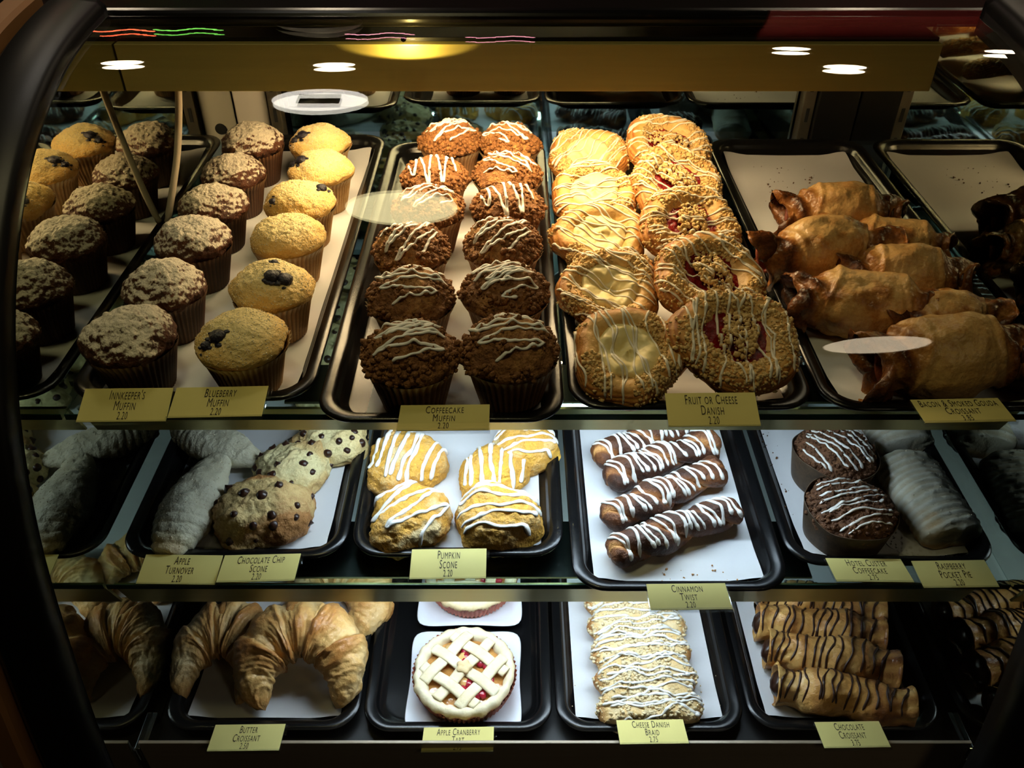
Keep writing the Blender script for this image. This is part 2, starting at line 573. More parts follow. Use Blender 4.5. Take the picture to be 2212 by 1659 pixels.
M['twist'] = food('twist', [(0, srgb(212, 156, 92)), (0.35, srgb(156, 100, 56)), (0.7, srgb(102, 60, 34)), (1, srgb(64, 36, 22))], 90, 0.3, 0.5, 0.6, 420, 0.0012, 0.05)
M['kraft_cup'] = food('kraft_cup', [(0, srgb(56, 42, 30)), (1, srgb(108, 86, 62))], 120, 0.6, 0.6, 0.2, 700, 0.0006, 0.4)
M['crumb_dark'] = food('crumb_dark', [(0, srgb(66, 40, 23)), (0.5, srgb(108, 70, 42)), (1, srgb(160, 112, 72))], 160, 0.6, 0.6, 0.8, 420, 0.0016, 0.4)
M['pocket_pie'] = food('pocket_pie', [(0, srgb(228, 226, 208)), (0.45, srgb(214, 206, 176)), (1, srgb(186, 146, 90))], 70, 0.22, 0.30, 0.35, 260, 0.001, 0.1)
M['doily'] = plain('doily', srgb(232, 234, 238), 0.8, spec=0.1)
M['croissant'] = food('croissant', [(0, srgb(240, 214, 160)), (0.4, srgb(222, 176, 106)), (0.72, srgb(188, 126, 62)), (1, srgb(128, 74, 32))], 38, 0.24, 0.42, 0.6, 140, 0.0016, 0.05, spec=0.5)
M['plate'] = plain('plate', srgb(238, 240, 246), 0.18, spec=0.6)
M['tart_cup'] = food('tart_cup', [(0, srgb(150, 84, 60)), (1, srgb(214, 130, 108))], 60, 0.5, 0.6, 0.1, 300, 0.0005, 0.5)
M['tart_crust'] = food('tart_crust', [(0, srgb(246, 236, 206)), (0.5, srgb(240, 220, 172)), (1, srgb(214, 168, 106))], 50, 0.4, 0.6, 0.3, 250, 0.001, 0.15)
M['tart_fill'] = food('tart_fill', [(0, srgb(150, 88, 40)), (0.6, srgb(206, 148, 80)), (1, srgb(228, 186, 116))], 80, 0.6, 0.12, 0.3, 120, 0.001, 0.45, spec=0.6)
M['apple'] = food('apple', [(0, srgb(214, 160, 90)), (1, srgb(232, 196, 132))], 80, 0.5, 0.15, 0.2, 120, 0.001, 0.5, spec=0.6)
M['cranberry'] = food('cranberry', [(0, srgb(120, 10, 26)), (1, srgb(204, 44, 66))], 200, 0.5, 0.15, 0.3, 300, 0.001, 0.5, spec=0.6)
M['braid'] = food('braid', [(0, srgb(246, 228, 184)), (0.5, srgb(230, 194, 130)), (1, srgb(178, 116, 58))], 60, 0.35, 0.5, 0.5, 260, 0.0014, 0.15)
M['choc_pastry'] = food('choc_pastry', [(0, srgb(226, 184, 112)), (0.4, srgb(204, 152, 82)), (0.75, srgb(166, 110, 56)), (1, srgb(112, 66, 32))], 50, 0.26, 0.30, 0.5, 200, 0.0014, 0.1, spec=0.55)
M['wall_dark'] = plain('wall_dark', srgb(58, 40, 28), 0.7, nscale=3, namt=0.2)
M['ceiling_dark'] = plain('ceiling_dark', srgb(70, 58, 46), 0.8, nscale=2, namt=0.1)
M['floor_dark'] = plain('floor_dark', srgb(52, 40, 30), 0.5, nscale=4, namt=0.2)
M['red_cloth'] = plain('red_cloth', srgb(150, 22, 20), 0.7, nscale=6, namt=0.1)
M['shade_white'] = plain('shade_white', srgb(214, 208, 196), 0.5)
M['downlight'] = emit('downlight', (1.0, 0.82, 0.58, 1), 40.0)
M['pendant_warm'] = emit('pendant_warm', (1.0, 0.86, 0.46, 1), 12.0)
M['pendant_pale'] = emit('pendant_pale', (1.0, 0.80, 0.56, 1), 6.5)
M['pendant_white'] = emit('pendant_white', (1.0, 0.92, 0.80, 1), 14.0)
M['neon_red'] = emit('neon_red', (1.0, 0.10, 0.04, 1), 9.0)
M['neon_green'] = emit('neon_green', (0.25, 1.0, 0.12, 1), 4.0)
M['neon_pink'] = emit('neon_pink', (1.0, 0.35, 0.45, 1), 7.0)

# ------------------------------------------------------------------ the shop around the case
def slab(name, x0, x1, y0, y1, z0, z1, mat):
    o = MB().box(x0, x1, y0, y1, z0, z1).build(name, mat, smooth=False)
    o['kind'] = 'structure'
    return o


slab('floor', -4, 4, -4, 4.2, -0.1, 0, M['floor_dark'])
slab('ceiling', -4, 4, -4, 4.2, 2.8, 2.9, M['ceiling_dark'])
slab('wall_back', -4, 4, 4.2, 4.3, 0, 2.8, M['wall_dark'])
slab('wall_front', -4, 4, -4.1, -4, 0, 2.8, M['wall_dark'])
slab('wall_left', -4.1, -4, -4, 4.2, 0, 2.8, M['wall_dark'])
slab('wall_right', 4, 4.1, -4, 4.2, 0, 2.8, M['wall_dark'])

# ------------------------------------------------------------------ the case
XL, XR = -0.440, 0.540           # inner faces of the mirrored ends
YB = 1.345                       # mirrored back
UP, MID, LOW = -0.520, -0.720, -0.970      # tray rim levels of the three tiers
TRAY_H = 0.021
case = empty('display_case', (0.05, 0.9, 0))
tag(case, 'black curved-glass bakery display case with mirrored ends and three tiers of trays', 'display case')
case_inv = Vector((-0.05, -0.9, 0))


def part(name, mb, mat, parent=None, smooth=False):
    o = obj(name, mb.data(name, mat, smooth), parent or case)
    if parent is None:
        o.location = case_inv
    return o


PROFILE = curve_pts([(.985, -.262), (.90, -.270), (.82, -.289), (.731, -.33), (.652, -.394), (.585, -.484), (.53, -.615), (.492, -.80), (.475, -.93), (.472, -1.04)], 200)
for _ in range(60):
    PROFILE[1:-1] = .25 * PROFILE[:-2] + .5 * PROFILE[1:-1] + .25 * PROFILE[2:]
PROFILE = PROFILE[::2]
_T = np.gradient(PROFILE, axis=0)
_T /= np.linalg.norm(_T, axis=1, keepdims=True)
PNORM = np.stack([_T[:, 1], -_T[:, 0]], -1)          # points out of the case (toward the customer)
if PNORM[30, 0] > 0:
    PNORM = -PNORM


def sweep(section):
    """section: closed loop of (x, outward offset), carried along the glass profile"""
    m, n = len(PROFILE), len(section)
    G = np.zeros((m, n, 3))
    for j, (x, o) in enumerate(section):
        G[:, j, 0] = x
        G[:, j, 1:] = PROFILE + PNORM * o
    G[:, :, 2] += CZ
    mb = MB()
    F = grid_faces(m, n, True)
    F.append(tuple(range(n)))
    F.append(tuple((m - 1) * n + k for k in range(n))[::-1])
    return mb.add(G.reshape(-1, 3), F)


_mb = MB()
for _o, _fl in ((0.0, True), (0.005, False)):          # inner and outer face of the bent pane
    _G = np.zeros((len(PROFILE), 2, 3))
    _G[:, 0, 0], _G[:, 1, 0] = XL - .004, XR + .004
    _G[:, :, 1:] = (PROFILE + PNORM * _o)[:, None, :]
    _G[:, :, 2] += CZ
    _mb.add(_G.reshape(-1, 3), grid_faces(len(PROFILE), 2, False, flip=_fl))
part('front_glass', _mb, M['glass_front'], smooth=True)
for x0, x1, nm in ((XL - .06, XL - .001, 'end_trim'), (XR - .028, XR + .06, 'end_trim')):
    part(nm, sweep([(x0, -.02), (x1, -.012), (x1, .010), (x1 - .006, .016), (x0 + .010, .022), (x0, .014)]), M['black_plastic'], smooth=True)
for x0, x1 in ((XL - .098, XL - .068), (XR + .068, XR + .098)):
    part('side_panel', sweep([(x0, -.30), (x1, -.30), (x1, .020), (x1 - .004, .024), (x0 + .004, .024), (x0, .020)]), M['tan_laminate'])
# mirrored ends: the outline of the case as a slab
prof_in = [(p[0] + .006, p[1] + CZ) for p in PROFILE]
loop = prof_in + [(YB + .06, CZ - 1.04), (YB + .06, CZ - .275)]
for x0, x1 in ((XL - .006, XL), (XR, XR + .006)):
    n = len(loop)
    V = [(x0, a, b) for a, b in loop] + [(x1, a, b) for a, b in loop]
    F = [tuple(range(n)), tuple(range(2 * n - 1, n - 1, -1))] + [(i, i + n, (i + 1) % n + n, (i + 1) % n) for i in range(n)]
    part('mirror_panel', MB().add(V, F), M['mirror_end'])
for nm, mb, mat in (
    ('back_mirror', MB().box(-.355, .452, YB, YB + .006, CZ - 1.0, CZ - .28), 'mirror_back'),
    ('corner_panel', MB().box(XL + .001, -.385, YB - .01, YB + .004, CZ - 1.0, CZ - .28, .002), 'white_panel'),
    ('corner_panel', MB().box(.476, XR - .001, YB - .03, YB + .004, CZ - 1.0, CZ - .28, .002), 'black_plastic'),
    ('back_panel', MB().box(XL - .05, XR + .05, YB + .02, YB + .05, CZ - 1.5, CZ - .27), 'black_plastic'),
    ('canopy', MB().box(XL - .10, XR + .10, .986, YB + .06, CZ - .277, CZ - .257, .006), 'black_gloss'),
    ('canopy_lip', MB().tube([(XL - .09, .990, CZ - .2665), (XR + .09, .990, CZ - .2665)], .0085, 16), 'black_gloss'),
    ('light_housing', MB().box(XL + .001, .475, .972, .984, CZ - .342, CZ - .290, .001), 'brass'),
    ('light_housing', MB().box(XL + .001, .475, .984, 1.045, CZ - .294, CZ - .286, .001), 'black_plastic'),
    ('deck', MB().box(XL, XR, .54, YB + .02, CZ - 1.04, CZ - .9925, .002), 'black_plastic'),
    ('front_sill', MB().box(XL + .006, XR - .006, .522, .526, CZ - 1.06, CZ - .942, .001), 'steel'),
    ('base_cabinet', MB().box(XL - .06, XR + .06, .50, YB + .05, 0.0, CZ - 1.04, .004), 'black_plastic'),
):
    part(nm, mb, M[mat])
for x0 in (XL + .0005, XR - .0065):
    part('corner_strip', MB().box(x0, x0 + .006, .528, .575, CZ - .9922, CZ - .965, .001), M['chrome'])
# hole in the white corner panel, and slotted shelf standards
for px, pz in ((-.412, -.53), (-.412, -.462)):
    r = .009 if pz < -.5 else .003
    part('panel_hole', MB().tube([(px, YB - .0115, CZ + pz), (px, YB - .009, CZ + pz)], r, 16), M['slot_black'])
for x0 in (-.382, .456):
    post = part('shelf_standard', MB().box(x0, x0 + .018, YB - .022, YB + .002, CZ - .99, CZ - .28, .001), M['post_grey'])
    for k in range(14):
        z = CZ - .31 - k * .048
        sl = MB().box(x0 + .0065, x0 + .0115, YB - .0228, YB - .0215, z - .012, z + .010)
        obj('slot', sl.data('slot', M['slot_black'], False), post)
# glass shelves with green edges, rails and lamps under them
for zr, y0, ry, rz, lx0, lx1, lampm, ly in ((UP, .640, .660, -.580, -.20, .30, 'lamp_middle', .700), (MID, .592, .600, -.782, -.22, .30, 'lamp_lower', .660)):
    zt = CZ + zr - TRAY_H - .0005
    sh = part('glass_shelf', MB().box(XL + .002, XR - .002, y0, YB - .025, zt - .007, zt), M['glass_shelf'])
    obj('shelf_edge', MB().box(XL + .002, XR - .002, y0 - .0012, y0 - .0002, zt - .0068, zt - .0002).data('shelf_edge', M['glass_edge'], False), sh)
    yb, zb, ztp = ry + .015, CZ + rz * (ry + .015) / ry, zt - .0075
    V = [(x, y, z) for x in (XL + .006, XR - .03) for (y, z) in ((ry - .004, ztp), (ry, ztp), (yb + .003, zb), (yb, zb))]
    part('light_rail', MB().add(V, [(0, 1, 2, 3), (7, 6, 5, 4), (0, 3, 7, 4), (1, 5, 6, 2), (0, 4, 5, 1), (3, 2, 6, 7)]), M['rail_metal'])
    fx = part('lamp_fixture', MB().box(lx0 - .03, lx1 + .03, ry + .008, ly + .03, zt - .0105, zt - .0078), M['black_plastic'])
    obj('lamp_tube', MB().tube([(lx0, ly, zt - .032), (lx1, ly, zt - .032)], .008, 12).data('lamp_tube', M[lampm]), fx)
fx = part('lamp_fixture', MB().box(-.28, .26, 1.0, 1.05, CZ - .297, CZ - .2945), M['white_panel'])
obj('lamp_tube', MB().tube([(-.25, 1.030, CZ - .3205), (.21, 1.030, CZ - .3205)], .0085, 12).data('lamp_tube', M['lamp_warm']), fx)
mount = part('added_spot_mount', MB().tube([(-.115, .938, CZ - .2745), (-.115, .944, CZ - .2745)], .003, 16), M['black_plastic'])  # stub for the added spot, not a known fixture of the case
_l = bpy.data.lights.new('added_glow_spot', 'SPOT')  # added spot, throws a yellow glow patch on the housing front
_l.energy, _l.color, _l.spot_size, _l.spot_blend, _l.shadow_soft_size = 0.5, (1.0, .72, .22), math.radians(76), .25, .001
_lo = obj('added_glow_spot', _l, mount, (-.115, .946, CZ - .2865), (math.pi / 2, 0, 0))
_lo.scale = (4.2, 1, 1)
# white lamp cable running down to the mirrored end
cb = curve_pts([(-.392, 1.02, CZ - .30), (-.395, 1.013, CZ - .352), (-.408, 1.0, CZ - .42), (-.422, .985, CZ - .47), (-.4340, .976, CZ - .506), (-.4350, .979, CZ - .513)], 30)
part('lamp_cable', MB().tube(cb, .0042, 10), M['cable_white'], smooth=True)


# ------------------------------------------------------------------ trays and parchment
def rrect(w, l, r, n=8):
    out = []
    for cx, cy, a0 in ((w / 2 - r, l / 2 - r, 0), (-w / 2 + r, l / 2 - r, 90), (-w / 2 + r, -l / 2 + r, 180), (w / 2 - r, -l / 2 + r, 270)):
        for k in range(n + 1):
            a = math.radians(a0 + 90 * k / n)
            out.append((cx + r * math.cos(a), cy + r * math.sin(a)))
    return np.array(out)


def tray_mesh(w, l):
    H = TRAY_H
    loops = [(.060, 0), (.045, 0), (.028, .001), (.020, .006), (.0145, .0135), (.005, .0155), (.001, .0165), (0, .0185), (.0012, .0205), (.004, H), (.0075, H), (.010, .0198), (.0125, .0192), (.0150, .0150), (.0185, .0065), (.0225, .0034), (.028, .0025), (.060, .0025)]
    V = []
    for inset, z in loops:
        r = max(.006, .036 - inset * .45)
        lp = rrect(w - 2 * inset, l - 2 * inset, r)
        V.append(np.column_stack([lp, np.full(len(lp), z)]))
    n = len(V[0])
    G = np.stack(V)
    F = grid_faces(len(loops), n, True, flip=True)
    F.append(tuple(range(n))[::-1])
    F.append(tuple((len(loops) - 1) * n + k for k in range(n)))
    return new_mesh('tray', G.reshape(-1, 3), F, M['tray_black'])


def parchment_mesh(w, l, seed, curl=.0016):
    m, n = 40, 16
    y = np.linspace(-l / 2, l / 2, m)[:, None] * np.ones((1, n))
    x = np.linspace(-w / 2, w / 2, n)[None, :] * np.ones((m, 1))
    e = np.maximum(np.abs(x) / (w / 2), np.abs(y) / (l / 2) + .0)
    corner = smooth01(np.abs(x) / (w / 2), .6, 1) * smooth01(np.abs(y) / (l / 2), .82, 1)
    z = .0007 + curl * smooth01(e, .90, 1.0) * (0.45 + .5 * vnoise(np.stack([x * 14, y * 14, x * 0], -1), 1, seed)) + corner * .006
    z = np.maximum(z, .0005)
    G = np.stack([x, y, z], -1)
    return new_mesh('parchment_sheet', G.reshape(-1, 3), grid_faces(m, n, False, flip=True), M['parchment'])


TRAYS = {}
spec = [
    # tier, x0, x1, y front, length, holds, parchment (width, length, dx, dy) or None
    (UP, -.434, -.194, .638, .652, 'innkeeper and blueberry muffins', (.192, .604, .002, -.002)),
    (UP, -.186, .050, .606, .655, 'iced coffeecake muffins', (.168, .600, .012, -.004)),
    (UP, .055, .292, .624, .645, 'fruit and cheese danishes', (.186, .590, .0, .0)),
    (UP, .298, .533, .622, .650, 'bacon and gouda croissants', (.186, .602, .0, .0)),
    (MID, -.430, -.182, .612, .655, 'turnovers and chocolate chip scones', (.198, .606, .0, .0)),
    (MID, -.178, .057, .614, .655, 'pumpkin scones', (.186, .606, 0, 0)),
    (MID, .064, .294, .568, .655, 'cinnamon twists', (.182, .606, .0, .0)),
    (MID, .299, .528, .602, .655, 'coffeecakes and pocket pies', (.180, .606, .0, .0)),
    (LOW, -.428, -.188, .556, .655, 'butter croissants', (.190, .606, .0, .0)),
    (LOW, -.184, .050, .554, .655, 'apple cranberry tarts', None),
    (LOW, .054, .286, .554, .655, 'cheese danish braids', (.182, .606, .0, .0)),
    (LOW, .291, .528, .556, .655, 'chocolate croissants', (.188, .606, .0, .0)),
]
for i, (tier, x0, x1, y0, ln, holds, pp) in enumerate(spec):
    t = obj('serving_tray', tray_mesh(x1 - x0, ln), None, ((x0 + x1) / 2, y0 + ln / 2, CZ + tier - TRAY_H))
    tag(t, 'black rimmed serving tray holding the ' + holds, 'tray', 'black serving trays')
    TRAYS[i] = t
    if pp:
        s = obj('parchment_sheet', parchment_mesh(pp[0], pp[1], i), None, ((x0 + x1) / 2 + pp[2], y0 + ln / 2 + pp[3], CZ + tier - TRAY_H + .0027))
        tag(s, 'white parchment sheet lining the tray under the ' + holds, 'parchment', 'parchment tray liners')
UF, MF, LF = UP - TRAY_H + .0040, MID - TRAY_H + .0040, LOW - TRAY_H + .0040     # top of the parchment


# ------------------------------------------------------------------ copies
class Proto:
    def __init__(self, root):
        self.root, self.used = root, False

    def spawn(self, loc, mat3, label, cat, group, scale=1.0):
        if not self.used:
            r, self.used = self.root, True
        else:
            r = self.root.copy()
            C.objects.link(r)
            for ch in self.root.children:
                c = ch.copy()
                C.objects.link(c)
                c.parent = r
                for g in ch.children:
                    d = g.copy()
                    C.objects.link(d)
                    d.parent = c
        r.location = loc
        r.rotation_euler = mat3.to_euler()
        r.scale = (scale,) * 3 if np.isscalar(scale) else scale
        tag(r, label, cat, group)
        return r


def rotz(a):
    return Matrix.Rotation(a, 3, 'Z')


def rot_tilt(yaw, tilt_x=0.0, tilt_y=0.0):
    """turn about the upright axis first, then lean"""
    return Matrix.Rotation(tilt_x, 3, 'X') @ Matrix.Rotation(tilt_y, 3, 'Y') @ Matrix.Rotation(yaw, 3, 'Z')


ORD = ['first', 'second', 'third', 'fourth', 'fifth', 'sixth', 'seventh', 'eighth', 'ninth', 'tenth']


# ------------------------------------------------------------------ muffins
def liner_mesh(name, mat, r0, r1, h, pleats, seed, flare=0.002, amp=0.0013):
    n = pleats * 4
    zs = np.array([1.0, .94, .8, .6, .4, .2, .05, 0.0])
    th = np.linspace(0, 2 * math.pi, n, endpoint=False)
    tri = np.array([0, 1, 0, -1])[np.arange(n) % 4]
    G = np.zeros((len(zs) + 1, n, 3))
    rng = np.random.default_rng(seed)
    wav = vnoise(np.stack([np.cos(th) * 2, np.sin(th) * 2, th * 0], -1), 1.0, seed)
    for i, t in enumerate(zs):
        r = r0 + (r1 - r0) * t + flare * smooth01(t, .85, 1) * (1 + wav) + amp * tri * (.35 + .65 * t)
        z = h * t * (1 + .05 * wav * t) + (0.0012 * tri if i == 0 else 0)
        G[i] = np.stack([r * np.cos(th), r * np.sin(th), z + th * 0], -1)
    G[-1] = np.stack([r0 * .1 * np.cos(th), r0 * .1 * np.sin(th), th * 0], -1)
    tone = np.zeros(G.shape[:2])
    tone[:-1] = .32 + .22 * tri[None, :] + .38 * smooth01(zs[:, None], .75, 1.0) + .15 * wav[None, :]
    F = grid_faces(len(zs) + 1, n, True)
    F.append(tuple(len(zs) * n + k for k in range(n)))
    return new_mesh(name, G.reshape(-1, 3), F, mat, True, tone)


def dome(prof, n, disp, seed, m=56, flat=1.0):
    """noisy cake top: verts, faces, grid, normals"""
    pr = curve_pts(prof, m)
    G = lathe(pr, n)
    N = grid_normals(G)
    N[0] = (0, 0, 1)
    D = disp(G, N)
    G = G + N * D[..., None]
    F = grid_faces(m, n, True)
    F.append(tuple(range(n)))
    return G, F, N, D


def muffin_bran(seed):
    rng = np.random.default_rng(seed)
    root = empty('bran_muffin')
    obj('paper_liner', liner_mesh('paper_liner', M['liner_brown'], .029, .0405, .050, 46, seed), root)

    def disp(G, N):
        low = fbm(G + seed, 45, 2, seed) * .0042
        crack = -np.maximum(0, .35 - worley(G + seed, 95, seed)) * 0
        return low + fbm(G, 170, 3, seed + 3) * .0022 + (worley(G, 150, seed) - .5) * -.0022
    prof = [(.0006, .083), (.012, .0815), (.026, .0755), (.037, .066), (.0425, .057), (.0415, .050), (.0385, .046), (.034, .044)]
    G, F, N, D = dome(prof, 128, disp, seed)
    N2 = grid_normals(G)
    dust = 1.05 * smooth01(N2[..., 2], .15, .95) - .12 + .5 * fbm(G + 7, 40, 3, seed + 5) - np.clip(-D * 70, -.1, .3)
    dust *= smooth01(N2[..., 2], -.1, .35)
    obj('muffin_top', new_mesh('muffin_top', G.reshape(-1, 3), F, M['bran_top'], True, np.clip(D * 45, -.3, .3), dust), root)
    return Proto(root)


def muffin_blueberry(seed, spots):
    rng = np.random.default_rng(seed)
    root = empty('blueberry_muffin')
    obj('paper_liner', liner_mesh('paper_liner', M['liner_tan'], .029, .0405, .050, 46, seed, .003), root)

    def disp(G, N):
        return fbm(G + seed, 40, 2, seed) * .0035 + fbm(G, 210, 3, seed + 3) * .0016 + (.5 - worley(G, 230, seed)) * .0010
    prof = [(.0006, .080), (.012, .079), (.026, .074), (.037, .066), (.0435, .057), (.042, .050), (.0385, .046), (.034, .044)]
    G, F, N, D = dome(prof, 128, disp, seed)
    r = np.linalg.norm(G[..., :2], axis=-1)
    tone = .55 * smooth01(r, .020, .042) - .1 + D * 25
    obj('muffin_top', new_mesh('muffin_top', G.reshape(-1, 3), F, M['golden_top'], True, tone), root)
    bv = bvh_of([(G, F)])
    for (ang, rr, size) in spots:
        x, y = rr * math.cos(ang), rr * math.sin(ang)
        h = bv.ray_cast(Vector((x, y, .3)), Vector((0, 0, -1)))
        v = ICO3[0] * size * np.array([1, 1, .8])
        v = v * (1 + .16 * fbm(ICO3[0], 2.2, 3, seed)[:, None])
        c = np.array(h[0]) - np.array(h[1]) * size * .25
        obj('blueberry', new_mesh('blueberry', v + c, ICO3[1], M['berry']), root)
        for k in range(4):
            a2 = rng.uniform(0, 6.28)
            x2, y2 = x + math.cos(a2) * size * 1.1, y + math.sin(a2) * size * 1.1
            h2 = bv.ray_cast(Vector((x2, y2, .3)), Vector((0, 0, -1)))
            if h2[0]:
                s2 = size * rng.uniform(.25, .45)
                v2 = ICO2[0] * s2 * np.array([1.2, 1, .5]) + np.array(h2[0]) - np.array(h2[1]) * s2 * .1
                obj('berry_skin', new_mesh('berry_skin', v2, ICO2[1], M['berry']), root)
    p, n = scatter(G, F[:-1], 900, rng, lambda q, nn: (nn[:, 2] > .1) * 1.0)
    s = obj('sugar_crystals', lumps(p, n, .0003, .0008, rng, ICO1, 0.3, .3).data('sugar_crystals', M['sugar'], True), root)
    s['kind'] = 'stuff'
    return Proto(root)


def muffin_crumb(seed, ang, name='coffeecake_muffin', style=0):
    rng = np.random.default_rng(seed)
    root = empty(name)
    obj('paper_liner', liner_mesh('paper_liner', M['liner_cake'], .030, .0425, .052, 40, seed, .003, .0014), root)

    def disp(G, N):
        return fbm(G + seed, 40, 2, seed) * .004 + (.5 - worley(G, 130, seed)) * .004 + fbm(G, 330, 2, seed + 3) * .0012
    prof = [(.0006, .087), (.012, .0855), (.026, .079), (.039, .068), (.0455, .058), (.0435, .051), (.0385, .046), (.034, .044)]
    G, F, N, D = dome(prof, 144, disp, seed)
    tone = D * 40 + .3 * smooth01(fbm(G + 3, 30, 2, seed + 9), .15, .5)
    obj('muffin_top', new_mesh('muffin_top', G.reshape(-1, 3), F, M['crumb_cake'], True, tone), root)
    p, n = scatter(G, F[:-1], 420, rng, lambda q, nn: (q[:, 2] > .05) * (.35 + smooth01(np.linalg.norm(q[:, :2], axis=1), .015, .04)) * (nn[:, 2] > -.2) * (vnoise(q, 60, seed + 4) > -.35))
    lm = lumps(p, n, .0012, .0038, rng, ICO1, .25)
    c = obj('crumb_topping', lm.data('crumb_topping', M['crumb_cake']), root)
    c['kind'] = 'stuff'
    bv = bvh_of([(G, F), (np.concatenate(lm.V), lm.F)])
    paths = [zigzag(0, rng.uniform(-.004, .004), .074, .060, 6 + style, ang, rng, .16)]
    if style:
        paths.append(zigzag(0, .004, .05, .02, 3, ang + .3, rng))
    obj('icing', drizzle(bv, paths, .0019, M['icing'], rng), root)
    return Proto(root)


BRAN = [muffin_bran(s) for s in (3, 11, 29)]
BLUE = [muffin_blueberry(5, [(4.0, .024, .0085), (3.9, .036, .006)]), muffin_blueberry(14, [(5.2, .016, .0085), (5.7, .024, .009), (1.2, .012, .004)]),
        muffin_blueberry(23, []), muffin_blueberry(37, [(.15, .028, .0075), (3.9, .037, .005)])]
CAKE = [muffin_crumb(41, .2, style=1), muffin_crumb(52, -.15), muffin_crumb(63, .9), muffin_crumb(74, 1.7)]
capz = UF + .058
rng = np.random.default_rng(1)
bran_px = [(280, 728), (353, 618), (417, 517), (458, 440), (503, 370), (545, 306)]
blue_px = [(522, 730), (586, 617), (620, 508), (648, 432), (692, 361), (690, 303)]
cl_px = [(887, 765), (889, 640), (888, 535), (925, 448), (938, 382), (973, 303)]
cr_px = [(1102, 757), (1091, 630), (1086, 527), (1096, 447), (1096, 376), (1100, 307)]


def row(px, protos, order, yaws, name, cat, group, scales=None):
    for k, (u, v) in enumerate(px):
        q = P(u, v, capz)
        q[2] = CZ + UF
        protos[order[k]].spawn(q, rotz(yaws[k]), name % ORD[k], cat, group, (scales or [1] * 9)[k])


row(bran_px, BRAN, [0, 1, 2, 0, 1, 2], [0, .7, 2.2, 3.6, 4.4, 1.0], 'sugar-dusted dark bran muffin, %s from the Innkeeper\'s Muffin price card', 'muffin', 'bran muffins in a row by the mirrored end', [1.03, 1, 1, .98, .96, 1])
row(blue_px, BLUE, [0, 1, 2, 3, 0, 0], [0, 0, 0, 0, -.6, -.3], 'golden sugared blueberry muffin, %s from the Blueberry Muffin price card', 'muffin', 'blueberry muffins in a row', [1.0, 1, 1, 1, .97, .97])
row(cl_px, CAKE, [0, 1, 2, 2, 3, 0], [0, .2, .1, 2.8, 0, .4], 'iced crumb coffeecake muffin beside the blueberry muffins, %s from its price card', 'muffin', 'coffeecake muffins beside the blueberry muffins', [1.0, .98, .96, .97, .95, .97])
row(cr_px, CAKE, [1, 0, 2, 3, 1, 1], [.3, 3.3, -.2, .1, -.4, 2.8], 'iced crumb coffeecake muffin beside the danish tray, %s from its price card', 'muffin', 'coffeecake muffins beside the danishes', [1.01, .98, .98, .97, .97, .95])


